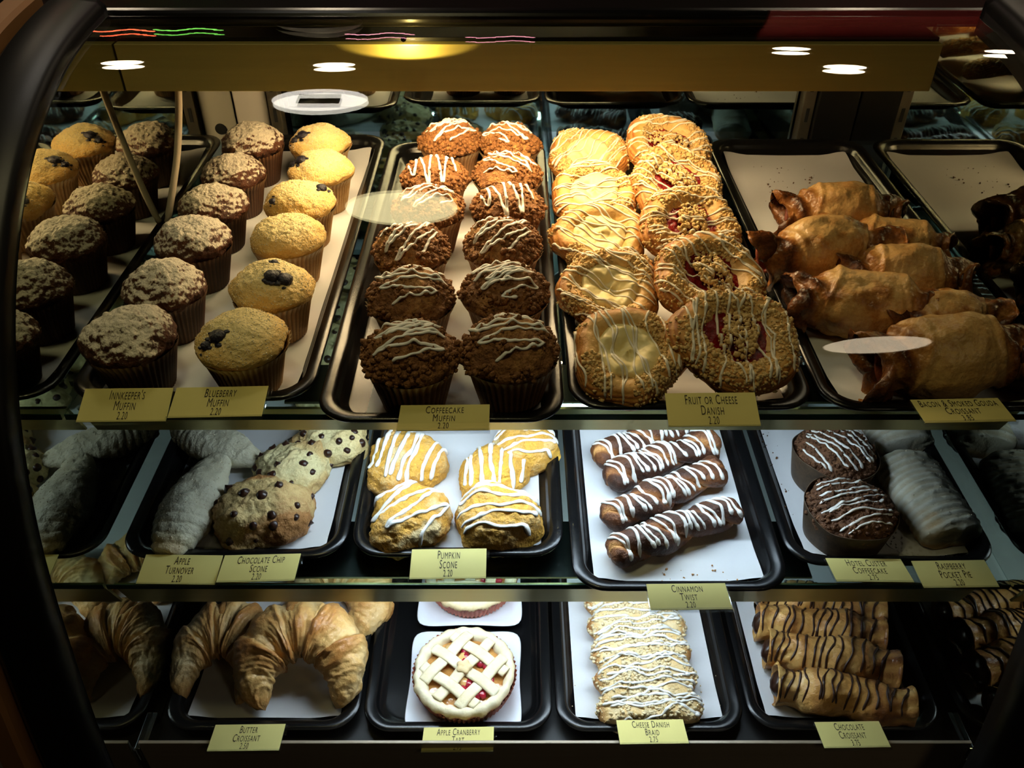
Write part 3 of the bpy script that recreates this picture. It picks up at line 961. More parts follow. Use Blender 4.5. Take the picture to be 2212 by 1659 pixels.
# ------------------------------------------------------------------ danishes
def danish(seed, fruit, ang, rx=.057, ry=.058):
    rng = np.random.default_rng(seed)
    root = empty('fruit_danish' if fruit else 'cheese_danish')
    prof = [(.0006, .013), (.014, .013), (.022, .0145), (.030, .0225), (.038, .0285), (.047, .0285), (.0545, .0225), (.0575, .014), (.0555, .006), (.050, .001), (.044, 0)]
    pr = curve_pts(prof, 70)
    G = lathe(pr, 160)
    th = np.arctan2(G[..., 1], G[..., 0])
    r = np.linalg.norm(G[..., :2], axis=-1)
    wob = 1 + .05 * np.sin(3 * th + seed) + .035 * np.sin(5 * th + seed * 2)
    G[..., 0] *= wob * rx / .0575
    G[..., 1] *= wob * ry / .0575
    N = grid_normals(G)
    layer = np.sin((G[..., 2] * 1.0 + .004 * np.sin(th * 2 + seed) + .0025 * vnoise(G, 60, seed)) * 1500) * .00055 * smooth01(r, .046, .053)
    G = G + N * (layer + fbm(G, 60, 3, seed) * .0028 * smooth01(r, .01, .03))[..., None]
    G[..., 2] = np.maximum(G[..., 2], 0)
    F = grid_faces(70, 160, True)
    F.append(tuple(range(160)))
    tone = .12 + .55 * smooth01(r, .040, .054) + layer * 420 - .25 * smooth01(.008 - G[..., 2], 0, .008)
    obj('dough', new_mesh('dough', G.reshape(-1, 3), F, M['danish_dough'], True, tone), root)
    # filling
    if fruit:
        pr2 = curve_pts([(.0005, .0185), (.012, .019), (.022, .0205), (.030, .0215), (.034, .020)], 26)
        Gf = lathe(pr2, 80)
        Gf += np.array([0, 0, 1.0]) * (fbm(Gf, 110, 3, seed + 1) * .005)[..., None]
        Gf[..., :2] *= (1 + .22 * vnoise(Gf / np.maximum(np.linalg.norm(Gf, axis=-1, keepdims=True), 1e-6), 2.2, seed))[..., None]
        mt, nm = M['jam'], 'jam_filling'
    else:
        pr2 = curve_pts([(.0005, .0225), (.010, .0225), (.018, .0255), (.025, .0270), (.031, .0245), (.0345, .020)], 30)
        Gf = lathe(pr2, 80)
        t2 = np.arctan2(Gf[..., 1], Gf[..., 0])
        Gf[..., 2] += fbm(Gf, 55, 3, seed + 1) * .0055 + .0016 * np.sin(t2 * 2 + Gf[..., 0] * 120)
        Gf[..., :2] *= (1 + .16 * vnoise(Gf / np.maximum(np.linalg.norm(Gf, axis=-1, keepdims=True), 1e-6), 2.2, seed))[..., None]
        mt, nm = M['cheese'], 'cheese_filling'
    Gf[..., 0] *= rx / .0575
    Gf[..., 1] *= ry / .0575
    Ff = grid_faces(len(Gf), 80, True)
    Ff.append(tuple(range(80)))
    obj(nm, new_mesh(nm, Gf.reshape(-1, 3), Ff, mt), root)
    # streusel crumbs over the rim, and a heap in the middle of the fruit ones
    def mask(q, nn):
        rr = np.linalg.norm(q[:, :2] / np.array([rx, ry]) * .0575, axis=1)
        patch = vnoise(q + 5, 45, seed + 2)
        return (nn[:, 2] > -.1) * smooth01(rr, .026, .034) * (1 - .75 * smooth01(rr, .050, .056)) * (patch > (-.55 if fruit else -.15))
    p, n = scatter(G, F[:-1], 1500 if fruit else 950, rng, mask)
    lm = lumps(p, n, .0007, .0025, rng, ICO1, .3, .42)
    if fruit:
        k = 380
        a = rng.uniform(0, 6.28, k)
        q = .019 * np.sqrt(rng.random(k)) * (1 + .35 * np.sin(2 * a + seed))
        pts = np.stack([q * np.cos(a) * rx / .05, q * np.sin(a) * ry / .05, .022 + .007 * (1 - (q / .026) ** 2)], -1)
        l2 = lumps(pts, np.tile([0, 0, 1.0], (k, 1)), .0008, .0028, rng, ICO1, .3, .42)
        lm.add(np.concatenate(l2.V), l2.F)
    else:
        l2 = None
    s = obj('streusel', lm.data('streusel', M['streusel']), root)
    s['kind'] = 'stuff'
    bv = bvh_of([(G, F), (Gf, Ff), (np.concatenate(lm.V), lm.F)])
    paths = strokes(0, 0, .118, .112, 13, ang, rng, .8)
    obj('icing', drizzle(bv, paths, .00125, M['thin_icing'], rng, .003, .7, 1, .3), root)
    return Proto(root)


CHEESE = [danish(101, False, 1.9), danish(113, False, 2.2), danish(127, False, 1.75)]
FRUIT = [danish(131, True, 1.55, .060, .058), danish(143, True, 2.0), danish(157, True, 2.5)]
dl = [(1356, 775), (1318, 635), (1296, 512), (1284, 425), (1270, 340)]
dr = [(1578, 748), (1521, 606), (1484, 508), (1460, 428), (1437, 333)]
for k, (u, v) in enumerate(dl):
    q = P(u, v, UF + .030)
    q[1] = .688 + .1195 * k
    q[2] = CZ + UF + .0195
    CHEESE[k % 3].spawn(q, rot_tilt(k * .5 - .2, math.radians(18.5), math.radians(-2)), 'cream cheese danish with streusel beside the coffeecake muffins, %s from its price card' % ORD[k], 'danish', 'cheese danishes', (.98, 1.0, 1.0))
for k, (u, v) in enumerate(dr):
    q = P(u, v, UF + .034)
    q[1] = .698 + .1190 * k
    q[2] = CZ + UF + .0315
    FRUIT[k % 3].spawn(q, rot_tilt(k * .35, math.radians(20), math.radians(7)), 'red fruit danish with streusel beside the gouda croissants, %s from its price card' % ORD[k], 'danish', 'fruit danishes', (1.10, 1.05, 1.0))


# ------------------------------------------------------------------ long pastries
def log_grid(L, m, n, R, cz, wy=1.0, wz=1.0, bend=None):
    s = np.linspace(0, 1, m)[:, None]
    th = np.linspace(0, 2 * math.pi, n, endpoint=False)[None, :]
    r = R(s, th)
    x = L * (s - .5) + 0 * th
    y = r * np.cos(th) * wy
    z = r * np.sin(th) * wz + (cz(s) if callable(cz) else cz)
    if bend is not None:
        y = y + bend(s)
    return np.stack([x, y, z], -1), s, th, r


def seal(m, n):
    F = grid_faces(m, n, True, flip=True)
    F.append(tuple(range(n))[::-1])
    F.append(tuple((m - 1) * n + k for k in range(n)))
    return F


def cap_ends(m, n):
    F = grid_faces(m, n, True)
    F.append(tuple(range(n)))
    F.append(tuple((m - 1) * n + k for k in range(n))[::-1])
    return F


def savoury(seed):
    rng = np.random.default_rng(seed)
    root = empty('savoury_croissant')
    m, n = 150, 110

    def R(s, th):
        e = np.abs(s - .5 + .02 * np.sin(2 * th + seed)) * 2
        core = (.0295 + .0150 * np.exp(-(e / .44) ** 4)) * (1 + .14 * smooth01(e, .62, .90))
        ruff = 1 + smooth01(e, .50, .95) * (.13 * np.sin(2 * th + seed + s * 5) + .10 * np.sin(3 * th + 2 * seed) + .05 * np.sin(7 * th + seed))
        lip = 1 - .72 * smooth01(e, .93, 1.0)
        return core * ruff * lip
    G, s, th, r = log_grid(.176, m, n, R, lambda s: .036 - .008 * smooth01(np.abs(s - .5) * 2, .4, .8), 1.02, .90)
    e = np.abs(s - .5) * 2 + 0 * th
    pull = smooth01(e, .92, 1.0)
    G[..., 0] -= np.sign(s - .5) * pull * .030
    G[..., 0] += np.sign(s - .5) * (1 - pull) * .012 * np.sin(2 * th + seed) * smooth01(e, .55, .95)
    N = -grid_normals(G)
    wing = smooth01(e, .42, .60)
    d = fbm(G + seed, 22, 3, seed) * (.0110 + .003 * wing) + fbm(G, 90, 3, seed + 1) * (.0012 + .0022 * wing) + .0022 * smooth01(np.abs(e + .10 * np.sin(th + seed) - .46), .06, .0)
    fold = np.sin(th * 2.0 + e * 16 + fbm(G, 30, 2, seed + 2) * 4) * .0032 * wing
    G = G + N * ((d + fold) * (1 - .8 * pull))[..., None]
    G[..., 2] = np.maximum(G[..., 2], 0)
    patch = fbm(G + 2, 30, 3, seed + 6)
    tone = .02 + .66 * smooth01(e + .16 * vnoise(G, 30, seed + 4), .38, .62) + d * 14 + .55 * smooth01(patch, .12, .5) * (1 - wing) + .3 * pull + fold * 60
    obj('crust', new_mesh('crust', G.reshape(-1, 3), seal(m, n), M['savoury_crust'], True, tone), root)
    for sx in (-1, 1):
        k = 18
        t = np.linspace(-1, 1, k)
        pth = np.stack([sx * (.060 + .004 * np.cos(t * 3 + seed)), t * .020, .030 + .010 * np.sin(t * 3.2 + seed)], -1)
        V, F = tube_arrays(pth, .009, 10, .25)
        obj('bacon_strip', new_mesh('bacon_strip', V + (fbm(V, 90, 2, seed) * .002)[:, None], F, M['bacon']), root)
    return Proto(root)


SAV = [savoury(s) for s in (201, 218, 233)]
sav_px = [  # pixel of the middle, height of the middle above the parchment, yaw, proto, label
    (2045, 782, .036, -.06, 0, 'bacon gouda croissant with speckled pale crust, directly behind its price card', 1.06),
    (2050, 672, .044, -.10, 1, 'bacon gouda croissant leaning against the mirrored end, second from its price card', .84),
    (1868, 655, .040, .14, 2, 'bacon gouda croissant with dark open end beside the danish tray, second row', 1.0),
    (1955, 588, .046, .05, 0, 'smooth golden bacon gouda croissant in the middle of its pile', .95),
    (1778, 545, .042, -.10, 1, 'large bacon gouda croissant with two puffed humps beside the fruit danishes', 1.10),
    (1965, 510, .044, .16, 2, 'shiny bacon gouda croissant touching the mirrored end behind the middle one', .86),
    (1815, 462, .040, .05, 0, 'bacon gouda croissant at the back of its pile before bare parchment', .98),
]
for u, v, h, yaw, k, lab, sc in sav_px:
    q = P(u, v, UF + h)
    q[2] = CZ + UF
    q[0] = min(q[0], .536 - .092 * sc)
    SAV[k].spawn(q, rotz(-yaw * 1.6), lab, 'croissant', 'bacon gouda croissants', (sc * .95, sc * .80, sc * 1.04))


# ------------------------------------------------------------------ scones, turnovers
def scone_body(seed, fx, fy, h, tri=.0, rough=.0035, n=110, m=60):
    prof = curve_pts([(.0006, 1), (.35, .97), (.68, .86), (.90, .60), (1.0, .32), (.97, .10), (.88, .0), (.70, -.0)], m)
    G = lathe(prof, n)
    th = np.arctan2(G[..., 1], G[..., 0])
    k = 1 + tri * np.cos(3 * th + .3) + .04 * np.sin(2 * th + seed) + .03 * np.sin(5 * th + seed)
    G[..., 0] *= fx * k
    G[..., 1] *= fy * k
    G[..., 2] *= h
    N = grid_normals(G)
    N[0] = (0, 0, 1)
    d = fbm(G + seed * .1, 32, 2, seed) * rough * 1.5 + fbm(G, 110, 3, seed + 1) * rough * .7 + (.5 - worley(G, 120, seed)) * rough * .5
    G = G + N * d[..., None]
    G[..., 2] = np.maximum(G[..., 2], 0)
    F = grid_faces(m, n, True)
    F.append(tuple(range(n)))
    return G, F, d


def chip_mesh():
    V = ICO2[0].copy()
    V[:, 2] = np.where(V[:, 2] > 0, V[:, 2] * (.75 + .45 * np.clip(1 - np.hypot(V[:, 0], V[:, 1]) * 2, 0, 1)), V[:, 2] * .45)
    return new_mesh('chocolate_chip', V * .0052, ICO2[1], M['chocolate'])


CHIP = chip_mesh()


def chip_scone(seed, fx=.048, fy=.046, h=.042, nchip=23, brown=0.0):
    rng = np.random.default_rng(seed)
    root = empty('chocolate_chip_scone')
    G, F, d = scone_body(seed, fx, fy, h, .06, .0050)
    r = G[..., 2] / h
    tone = .10 + brown + d * 40 + .5 * smooth01(fbm(G + 3, 26, 2, seed + 8), .05, .5)
    obj('crumb', new_mesh('crumb', G.reshape(-1, 3), F, M['scone_pale'], True, tone), root)
    p, n = scatter(G, F[:-1], nchip * 4, rng, lambda q, nn: (q[:, 2] > .005) * (nn[:, 2] > -.3) * 1.0)
    kept = []
    for a, b in zip(p, n):
        if all(np.linalg.norm(a - c) > rng.uniform(.008, .018) for c in kept) and len(kept) < nchip:
            kept.append(a)
            o = obj('chocolate_chip', CHIP, root, a - b * rng.uniform(.0008, .0030))
            o.rotation_euler = Vector(b).to_track_quat('Z', 'Y').to_euler()
            s = rng.uniform(.75, 1.3)
            o.scale = (s, s * rng.uniform(.8, 1.1), s)
    return Proto(root)


def pumpkin_scone(seed, fx, fy, h, mode, ang, n):
    rng = np.random.default_rng(seed)
    root = empty('pumpkin_scone')
    G, F, d = scone_body(seed, fx, fy, h, .07, .0050)
    tone = .12 + d * 60 + .7 * smooth01(fbm(G + 3, 34, 3, seed + 8), .12, .5) * smooth01(fbm(G, 16, 1, seed), -.3, .3)
    obj('crumb', new_mesh('crumb', G.reshape(-1, 3), F, M['scone_pumpkin'], True, tone), root)
    bv = bvh_of([(G, F)])
    if mode == 'zig':
        paths = [zigzag(0, 0, fx * 1.9, fy * 1.75, n, ang, rng, .10, loop=.5)]
    else:
        paths = strokes(0, 0, fx * 1.95, fy * 1.9, n, ang, rng, .35)
    obj('icing', drizzle(bv, paths, .0027, M['icing'], rng, .004, .6, 2, .2), root)
    return Proto(root)


def place(proto, u, v, hrel, floor, yaw, label, cat, group, sc=1.0, tilt=0.0, zlift=0.0, tilty=0.0):
    q = P(u, v, floor + hrel)
    q[2] = CZ + floor + zlift
    return proto.spawn(q, rot_tilt(yaw, tilt, tilty), label, cat, group, sc)


SCN = [chip_scone(301, .050, .046, .044, 20, .38), chip_scone(317, .050, .044, .040), chip_scone(331, .046, .048, .042)]
place(SCN[0], 562, 1098, .024, MF, .2, 'browned chocolate chip scone directly behind its price card', 'scone', 'chocolate chip scones', 1.12)
place(SCN[1], 632, 1005, .020, MF, .9, 'pale chocolate chip scone leaning behind the browned front scone', 'scone', 'chocolate chip scones', 1.0)
place(SCN[2], 715, 944, .020, MF, 1.4, 'pale chocolate chip scone beside the pumpkin scone tray rim', 'scone', 'chocolate chip scones', .95)
for k, (x, y) in enumerate(((-.235, .895), (-.255, .995), (-.24, 1.09), (-.26, 1.185))):
    SCN[1 + k % 2].spawn((x, y, CZ + MF), rotz(k * 1.3), 'pale chocolate chip scone, %s from the back mirror in its row' % ORD[3 - k], 'scone', 'chocolate chip scones', 1.0)

PUM = [pumpkin_scone(351, .047, .048, .044, 'zig', .75, 6), pumpkin_scone(363, .052, .044, .048, 'str', .05, 6), pumpkin_scone(377, .050, .050, .044, 'str', 1.35, 9),
       pumpkin_scone(389, .046, .044, .042, 'str', 1.55, 7)]
G_P = 'pumpkin scones'
place(PUM[0], 882, 1102, .028, MF, 0, 'pumpkin scone with diagonal zigzag icing behind the Pumpkin Scone price card', 'scone', G_P, .98)
place(PUM[1], 1078, 1108, .028, MF, 0, 'blocky pumpkin scone with thick crosswise icing lines beside the cinnamon twist tray', 'scone', G_P, 1.02)
place(PUM[2], 872, 985, .026, MF, 0, 'yellow pumpkin scone with lengthwise icing stripes behind the zigzag-iced one', 'scone', G_P, 1.0)
place(PUM[3], 1062, 1003, .030, MF, 0, 'yellow pumpkin scone with few short icing stripes behind the blocky one', 'scone', G_P, .93)
place(PUM[1], 1135, 958, .024, MF, .1, 'pumpkin scone with wide crosswise icing tucked in the tray corner by the twists', 'scone', G_P, .86)
for k, (x, y) in enumerate(((-.108, .905), (.0, .925), (-.105, 1.01), (-.01, 1.03), (-.11, 1.12), (-.005, 1.14), (-.1, 1.215))):
    PUM[(0, 2, 3)[k % 3]].spawn((x, y, CZ + MF), rotz(k * .8), 'iced pumpkin scone under the upper shelf, %s from the back mirror' % ORD[6 - k], 'scone', 'pumpkin scones at the back', .98)


def turnover(seed):
    root = empty('apple_turnover')
    m, n = 110, 80

    def R(s, th):
        return .041 * np.clip(np.sin(math.pi * (s * .93 + .045)), .0, 1) ** .62 * (1 - .38 * s)
    G, s, th, r = log_grid(.165, m, n, R, .020, 1.0, .68)
    N = -grid_normals(G)
    rid = np.abs(np.sin(s * 44 + .8 * np.sin(th) + 1.6 * vnoise(G, 30, seed))) ** .5
    d = (rid - .6) * (.0004 + .0018 * smooth01(1 - s, .55, .85)) + fbm(G, 45, 3, seed) * .0034 + fbm(G, 160, 2, seed) * .0010
    G = G + N * d[..., None]
    G[..., 2] = np.maximum(G[..., 2], 0)
    tone = .08 + .5 * smooth01(1 - s + 0 * th, .78, 1.0) + .5 * smooth01(.010 - G[..., 2], 0, .01) - d * 30
    obj('dough', new_mesh('dough', G.reshape(-1, 3), seal(m, n), M['turnover'], True, tone), root)
    rng = np.random.default_rng(seed)
    F = seal(m, n)
    p, nn = scatter(G, F[:-2], 260, rng, lambda q, k: (k[:, 2] > .2) * 1.0)
    o = obj('sugar_crystals', lumps(p, nn, .0003, .0008, rng, ICO1, .1).data('sugar_crystals', M['sugar'], False), root)
    o['kind'] = 'stuff'
    return Proto(root)


TUR = [turnover(401), turnover(417)]
place(TUR[0], 420, 1070, .028, MF, math.radians(83), 'pale ridged apple turnover pointing at the Apple Turnover price card', 'turnover', 'apple turnovers', 1.0)
place(TUR[1], 470, 950, .026, MF, math.radians(-28), 'pale apple turnover lying crosswise behind the one at its price card', 'turnover', 'apple turnovers', .86)
for k in range(3):
    TUR[k % 2].spawn((-.352, .93 + k * .105, CZ + MF), rotz(math.radians(15 + 10 * k)), 'pale apple turnover under the upper shelf, %s from the back mirror' % ORD[2 - k], 'turnover', 'apple turnovers at the back', .82)


# ------------------------------------------------------------------ cinnamon twists
def twist(seed, L=.168, turns=3.0):
    rng = np.random.default_rng(seed)
    root = empty('cinnamon_twist')
    m, n = 170, 72

    def R(s, th):
        env = np.clip(np.minimum(s, 1 - s) / .075, 0, 1)
        env = np.sqrt(1 - (1 - env) ** 2) * (.9 + .1 * np.sin(s * 9 + seed))
        lob = np.abs(np.cos(th - s * turns * math.pi + .4)) ** .6
        return .0235 * env * (.56 + .44 * lob) + .0004
    G, s, th, r = log_grid(L, m, n, R, .017, 1.06, .92, lambda s: .004 * np.sin(s * 4 + seed))
    N = -grid_normals(G)
    d = fbm(G, 55, 3, seed) * .0030 + fbm(G, 260, 2, seed) * .0009
    G = G + N * d[..., None]
    G[..., 2] = np.maximum(G[..., 2], 0)
    lob = np.abs(np.cos(th - s * turns * math.pi + .4)) ** .7 + 0 * s
    tone = .80 - .55 * smooth01(1 - lob, .25, .8) - .35 * smooth01(.012 - G[..., 2], 0, .012) + .40 * vnoise(G, 38, seed + 2)
    F = seal(m, n)
    obj('dough', new_mesh('dough', G.reshape(-1, 3), F, M['twist'], True, tone), root)
    bv = bvh_of([(G, F)])
    paths = []
    x = -L / 2 + .012
    k = 0
    while x < L / 2 - .012:
        sl = rng.uniform(.002, .008)
        t = np.linspace(-1, 1, 34)
        yy = t * rng.uniform(.021, .027)
        xx = x + sl * t + .0018 * np.sin(t * 4 + k)
        paths.append(np.stack([xx, -yy], -1))
        x += rng.uniform(.007, .014) if k % 3 else rng.uniform(.004, .007)
        k += 1
    obj('icing', drizzle(bv, paths, .0019, M['icing'], rng, .004, .7, 1, .25), root)
    return Proto(root)


TW = [twist(501), twist(513, .172, 3.4), twist(527, .160, 2.7)]
tw_px = [((1290, 1195), (1618, 1095), 'cinnamon twist nearest its price card with bare parchment in front'),
         ((1262, 1130), (1600, 1000), 'cinnamon twist with chunky end knot, second from the price card'),
         ((1252, 1050), (1600, 938), 'cinnamon twist with dense icing stripes, third from its price card'),
         ((1250, 990), (1560, 902), 'cinnamon twist partly under the shelf rail, fourth from its price card')]
for k, (a, b, lab) in enumerate(tw_px):
    pa, pb = P(*a, MF + .020), P(*b, MF + .020)
    c = (pa + pb) / 2
    d = pb - pa
    TW[k % 3].spawn((c[0], c[1], CZ + MF), rotz(math.atan2(d[1], d[0])), lab, 'twist pastry', 'cinnamon twists', (1.0, .93, 1.03))
for k in range(6):
    TW[k % 3].spawn((.178, .915 + k * .05, CZ + MF), rotz(.14 - .02 * k), 'iced cinnamon twist under the upper shelf, %s from the back mirror' % ORD[5 - k], 'twist pastry', 'cinnamon twists at the back', (1, .92, .98))


# ------------------------------------------------------------------ coffeecakes in paper cups, pocket pies on doilies
def cup_cake(seed, ang):
    rng = np.random.default_rng(seed)
    root = empty('coffeecake')
    n = 96
    th = np.linspace(0, 2 * math.pi, n, endpoint=False)
    wav = vnoise(np.stack([np.cos(th) * 1.6, np.sin(th) * 1.6, th * 0], -1), 1.0, seed)
    zs = [1.0, .98, .8, .5, .2, .04, 0.0]
    rs = [.0525, .0522, .0508, .0485, .0462, .0448, .0420]
    G = np.stack([np.stack([r * (1 + .02 * wav) * np.cos(th), r * (1 + .02 * wav) * np.sin(th), .046 * z * (1 + .13 * wav * z) + th * 0], -1) for z, r in zip(zs, rs)])
    Gin = G[:5][::-1].copy()
    Gin[..., :2] *= .985
    Gall = np.concatenate([Gin, G])
    F = grid_faces(len(Gall), n, True)
    F.append(tuple((len(Gall) - 1) * n + k for k in range(n)))
    obj('paper_cup', new_mesh('paper_cup', Gall.reshape(-1, 3), F, M['kraft_cup']), root)

    def disp(G, N):
        return fbm(G + seed, 35, 2, seed) * .004 + (.5 - worley(G, 130, seed)) * .004 + fbm(G, 330, 2, seed + 3) * .0012
    G2, F2, N2, D = dome([(.0006, .060), (.014, .0595), (.030, .056), (.042, .050), (.0485, .042), (.0485, .036), (.044, .032)], 130, disp, seed)
    obj('cake_top', new_mesh('cake_top', G2.reshape(-1, 3), F2, M['crumb_dark'], True, D * 50), root)
    p, nn = scatter(G2, F2[:-1], 380, rng, lambda q, k: (q[:, 2] > .042) * (k[:, 2] > 0) * 1.0)
    lm = lumps(p, nn, .0009, .0032, rng, ICO1, .3, .42)
    c = obj('crumb_topping', lm.data('crumb_topping', M['crumb_dark']), root)
    c['kind'] = 'stuff'
    bv = bvh_of([(G2, F2), (np.concatenate(lm.V), lm.F)])
    obj('icing', drizzle(bv, strokes(0, 0, .084, .084, 9, ang, rng, .35), .0015, M['icing'], rng), root)
    return Proto(root)


CC = [cup_cake(601, .25), cup_cake(613, -1.05)]
place(CC[0], 1840, 1092, .046, MF, 0, 'cup coffeecake with crosswise icing behind the Hotel Custer Coffeecake price card', 'coffeecake', 'coffeecakes in brown paper cups', .97)
place(CC[1], 1806, 975, .044, MF, 0, 'cup coffeecake with lengthwise icing stripes behind the front coffeecake', 'coffeecake', 'coffeecakes in brown paper cups', .97)
for k in range(3):
    CC[k % 2].spawn((.358, .905 + .11 * k, CZ + MF), rotz(1 + k), 'brown cup coffeecake under the upper shelf, %s from the back mirror' % ORD[2 - k], 'coffeecake', 'coffeecakes at the back', .96)


def doily_mesh():
    nr, n = 16, 144
    radii = np.linspace(.030, .062, nr)
    th = np.linspace(0, 2 * math.pi, n, endpoint=False)
    V = [(0, 0, 0)]
    for i, r in enumerate(radii):
        sc = 1 + (.035 * np.abs(np.sin(th * 12)) if i == nr - 1 else .018 * np.abs(np.sin(th * 12)) if i == nr - 2 else 0)
        V += list(zip((r * sc * np.cos(th)).tolist(), (r * sc * np.sin(th)).tolist(), (th * 0 + .0004 * i / nr).tolist()))
    F = [(0, 1 + j, 1 + (j + 1) % n) for j in range(n)]
    for i in range(nr - 1):
        for j in range(n):
            if (i in (3, 4) and j % 6 in (1, 2)) or (i in (7, 8) and j % 6 in (4, 5)) or (i == 11 and j % 3 == 0) or (i == 13 and j % 3 == 1):
                continue
            a = 1 + i * n
            F.append((a + j, a + n + j, a + n + (j + 1) % n, a + (j + 1) % n))
    return new_mesh('paper_doily', V, F, M['doily'])


DOILY = doily_mesh()


def pocket_pie(seed):
    root = empty('pocket_pie')
    m, n = 130, 80

    def R(s, th):
        e = np.clip(np.minimum(s, 1 - s) / .13, 0, 1)
        return .040 * (.55 + .45 * np.sqrt(1 - (1 - e) ** 2)) * (np.clip(np.minimum(s, 1 - s) / .012, 0.05, 1))
    G, s, th, r = log_grid(.138, m, n, R, .015, 1.0, .64)
    N = -grid_normals(G)
    rid = np.sin(s * 84 + 1.2 * np.cos(th) * 2 + vnoise(G, 25, seed) * 4)
    rid = np.clip(rid, -.5, .9)
    d = rid * .0008 + fbm(G, 45, 3, seed) * .0034 + fbm(G, 180, 2, seed) * .0008
    G = G + N * d[..., None]
    G[..., 2] = np.maximum(G[..., 2], 0)
    tone = .28 - rid * .24 + .65 * smooth01(.016 - G[..., 2], 0, .012) + .3 * smooth01(vnoise(G, 40, seed), .2, .7)
    obj('pastry', new_mesh('pastry', G.reshape(-1, 3), seal(m, n), M['pocket_pie'], True, tone), root)
    rng = np.random.default_rng(seed)
    p, nn = scatter(G, seal(m, n)[:-2], 120, rng, lambda q, k: (k[:, 2] > .2) * 1.0)
    o = obj('sugar_crystals', lumps(p, nn, .0004, .0008, rng, ICO1, .1).data('sugar_crystals', M['sugar'], False), root)
    o['kind'] = 'stuff'
    return Proto(root)


PP = [pocket_pie(641), pocket_pie(653)]
for k, (u, v, yaw, lab) in enumerate(((2010, 1075, 97, 'behind the Raspberry Pocket Pie price card'), (1920, 896, 96, 'behind the front pocket pie'))):
    q = P(u, v, MF + .025)
    q[1] += .008
    q[2] = CZ + MF + .0016
    PP[k].spawn(q, rotz(math.radians(yaw)), 'glazed white ridged pocket pie on a doily ' + lab, 'pocket pie', 'raspberry pocket pies', .95)
    for j, dy in enumerate((-.028, .045)) if k == 0 else ((0, -.03),):
        d = obj('paper_doily', DOILY, None, (q[0] - .014 - .004 * j, q[1] + dy, CZ + MF + .0006 + .0004 * j))
        d.scale = (.86, .86, 1)
        tag(d, 'white lace paper doily under the ' + ('near end of the front' if (k, j) == (0, 0) else 'far end of the front' if k == 0 else 'second') + ' pocket pie', 'doily', 'lace doilies')
for k in range(2):
    PP[k].spawn((.464, 1.04 + .150 * k, CZ + MF + .001), rotz(math.radians(92)), 'glazed white pocket pie under the upper shelf, %s from the back mirror' % ORD[1 - k], 'pocket pie', 'pocket pies at the back', .95)


# ------------------------------------------------------------------ butter croissants
def croissant(seed):
    root = empty('butter_croissant')
    m, n = 190, 84
    s = np.linspace(0, 1, m)[:, None]
    th = np.linspace(0, 2 * math.pi, n, endpoint=False)[None, :]
    phi = np.radians(-38 + 256 * s)
    rho = .050
    cx, cy = rho * np.cos(phi) * (1 + .02 * seed % .05), rho * np.sin(phi) * 1.05
    d = np.abs(s - .5) * 2
    env = np.clip(1 - d ** 2.3, 0, 1) ** .60
    step = (d * 3.4 + .5) % 1.0
    saw = smooth01(step, 0, .16) * (1 - .85 * smooth01(step, .16, 1.0))
    saw = saw * (1 - smooth01(d, .58, .86))
    r = .0365 * env * (.86 + .22 * saw) + .0016
    tip = np.sqrt(np.clip((1 - d) / .03, .01, 1))
    r = r * tip + 0 * th
    nx, ny = np.cos(phi), np.sin(phi)
    skew = .25 * np.cos(th) * .0
    x = cx + nx * r * np.cos(th) * .95
    y = cy + ny * r * np.cos(th) * .95
    z = .8 * r * np.sin(th) + (.0285 * env + .002)
    G = np.stack([x, y, z], -1)
    N = grid_normals(G)
    G2 = G.copy()
    fl = np.stack([th * 1.2 + 0 * s, s * 5 + 0 * th, 0 * s + 0 * th], -1)
    wr = fbm(np.stack([th * 1.1 + 0 * s, s * 34 + .8 * np.sin(th * 2 + seed), 0 * s + 0 * th + seed], -1), 1.0, 3, seed)
    dd = wr * .0034 + fbm(G, 40, 3, seed) * .0038 + fbm(G, 200, 2, seed + 2) * .0008 + fbm(np.stack([th * 2.2 + 0 * s, s * 95 + 1.2 * np.sin(th * 2 + seed), 0 * s + 0 * th + seed], -1), 1.0, 2, seed + 4) * .0013
    G = G + N * (dd * np.clip(env * 1.5, .2, 1))[..., None]
    G[..., 2] = np.maximum(G[..., 2], 0)
    tone = .18 + .42 * saw + dd * 45 + .25 * vnoise(G, 22, seed + 5) + .18 * smooth01(d, .80, 1) + 0 * th
    obj('dough', new_mesh('dough', G.reshape(-1, 3), cap_ends(m, n), M['croissant'], True, tone), root)
    # the tongue of dough wrapped over the middle
    k = 24
    a = np.linspace(-.5, 1.5, k)
    mid = 0.0
    pts = np.stack([.006 * np.sin(a * 2 + seed), rho * 1.05 + .0315 * np.cos(a + .3), .0285 + .0275 * np.sin(a + .3)], -1)
    V, F = tube_arrays(pts, .0135 * np.sin(np.linspace(.5, 2.75, k)), 12, .28)
    V = V + (fbm(V, 90, 2, seed) * .0012)[:, None]
    obj('dough_tongue', new_mesh('dough_tongue', V, F, M['croissant'], True, np.full(len(V), .6)), root)
    return Proto(root)


CRO = [croissant(701), croissant(713)]
place(CRO[0], 652, 1455, .036, LF, .03, 'large butter croissant with horns spread behind the Butter Croissant price card', 'croissant', 'butter croissants', (1.08, 1.06, 1.2), math.radians(14), .016)
place(CRO[1], 468, 1440, .030, LF, -.10, 'butter croissant with long drooping horn beside the mirrored end', 'croissant', 'butter croissants', (.82, 1.06, 1.05), math.radians(4), .004)
CRO[1].spawn((-.245, .735, CZ + LF), rotz(-.5), 'butter croissant partly hidden behind the large front croissant', 'croissant', 'butter croissants', .98)
CRO[0].spawn((-.348, .785, CZ + LF), rotz(.2), 'butter croissant under the shelf rail behind the drooping one', 'croissant', 'butter croissants', .88)


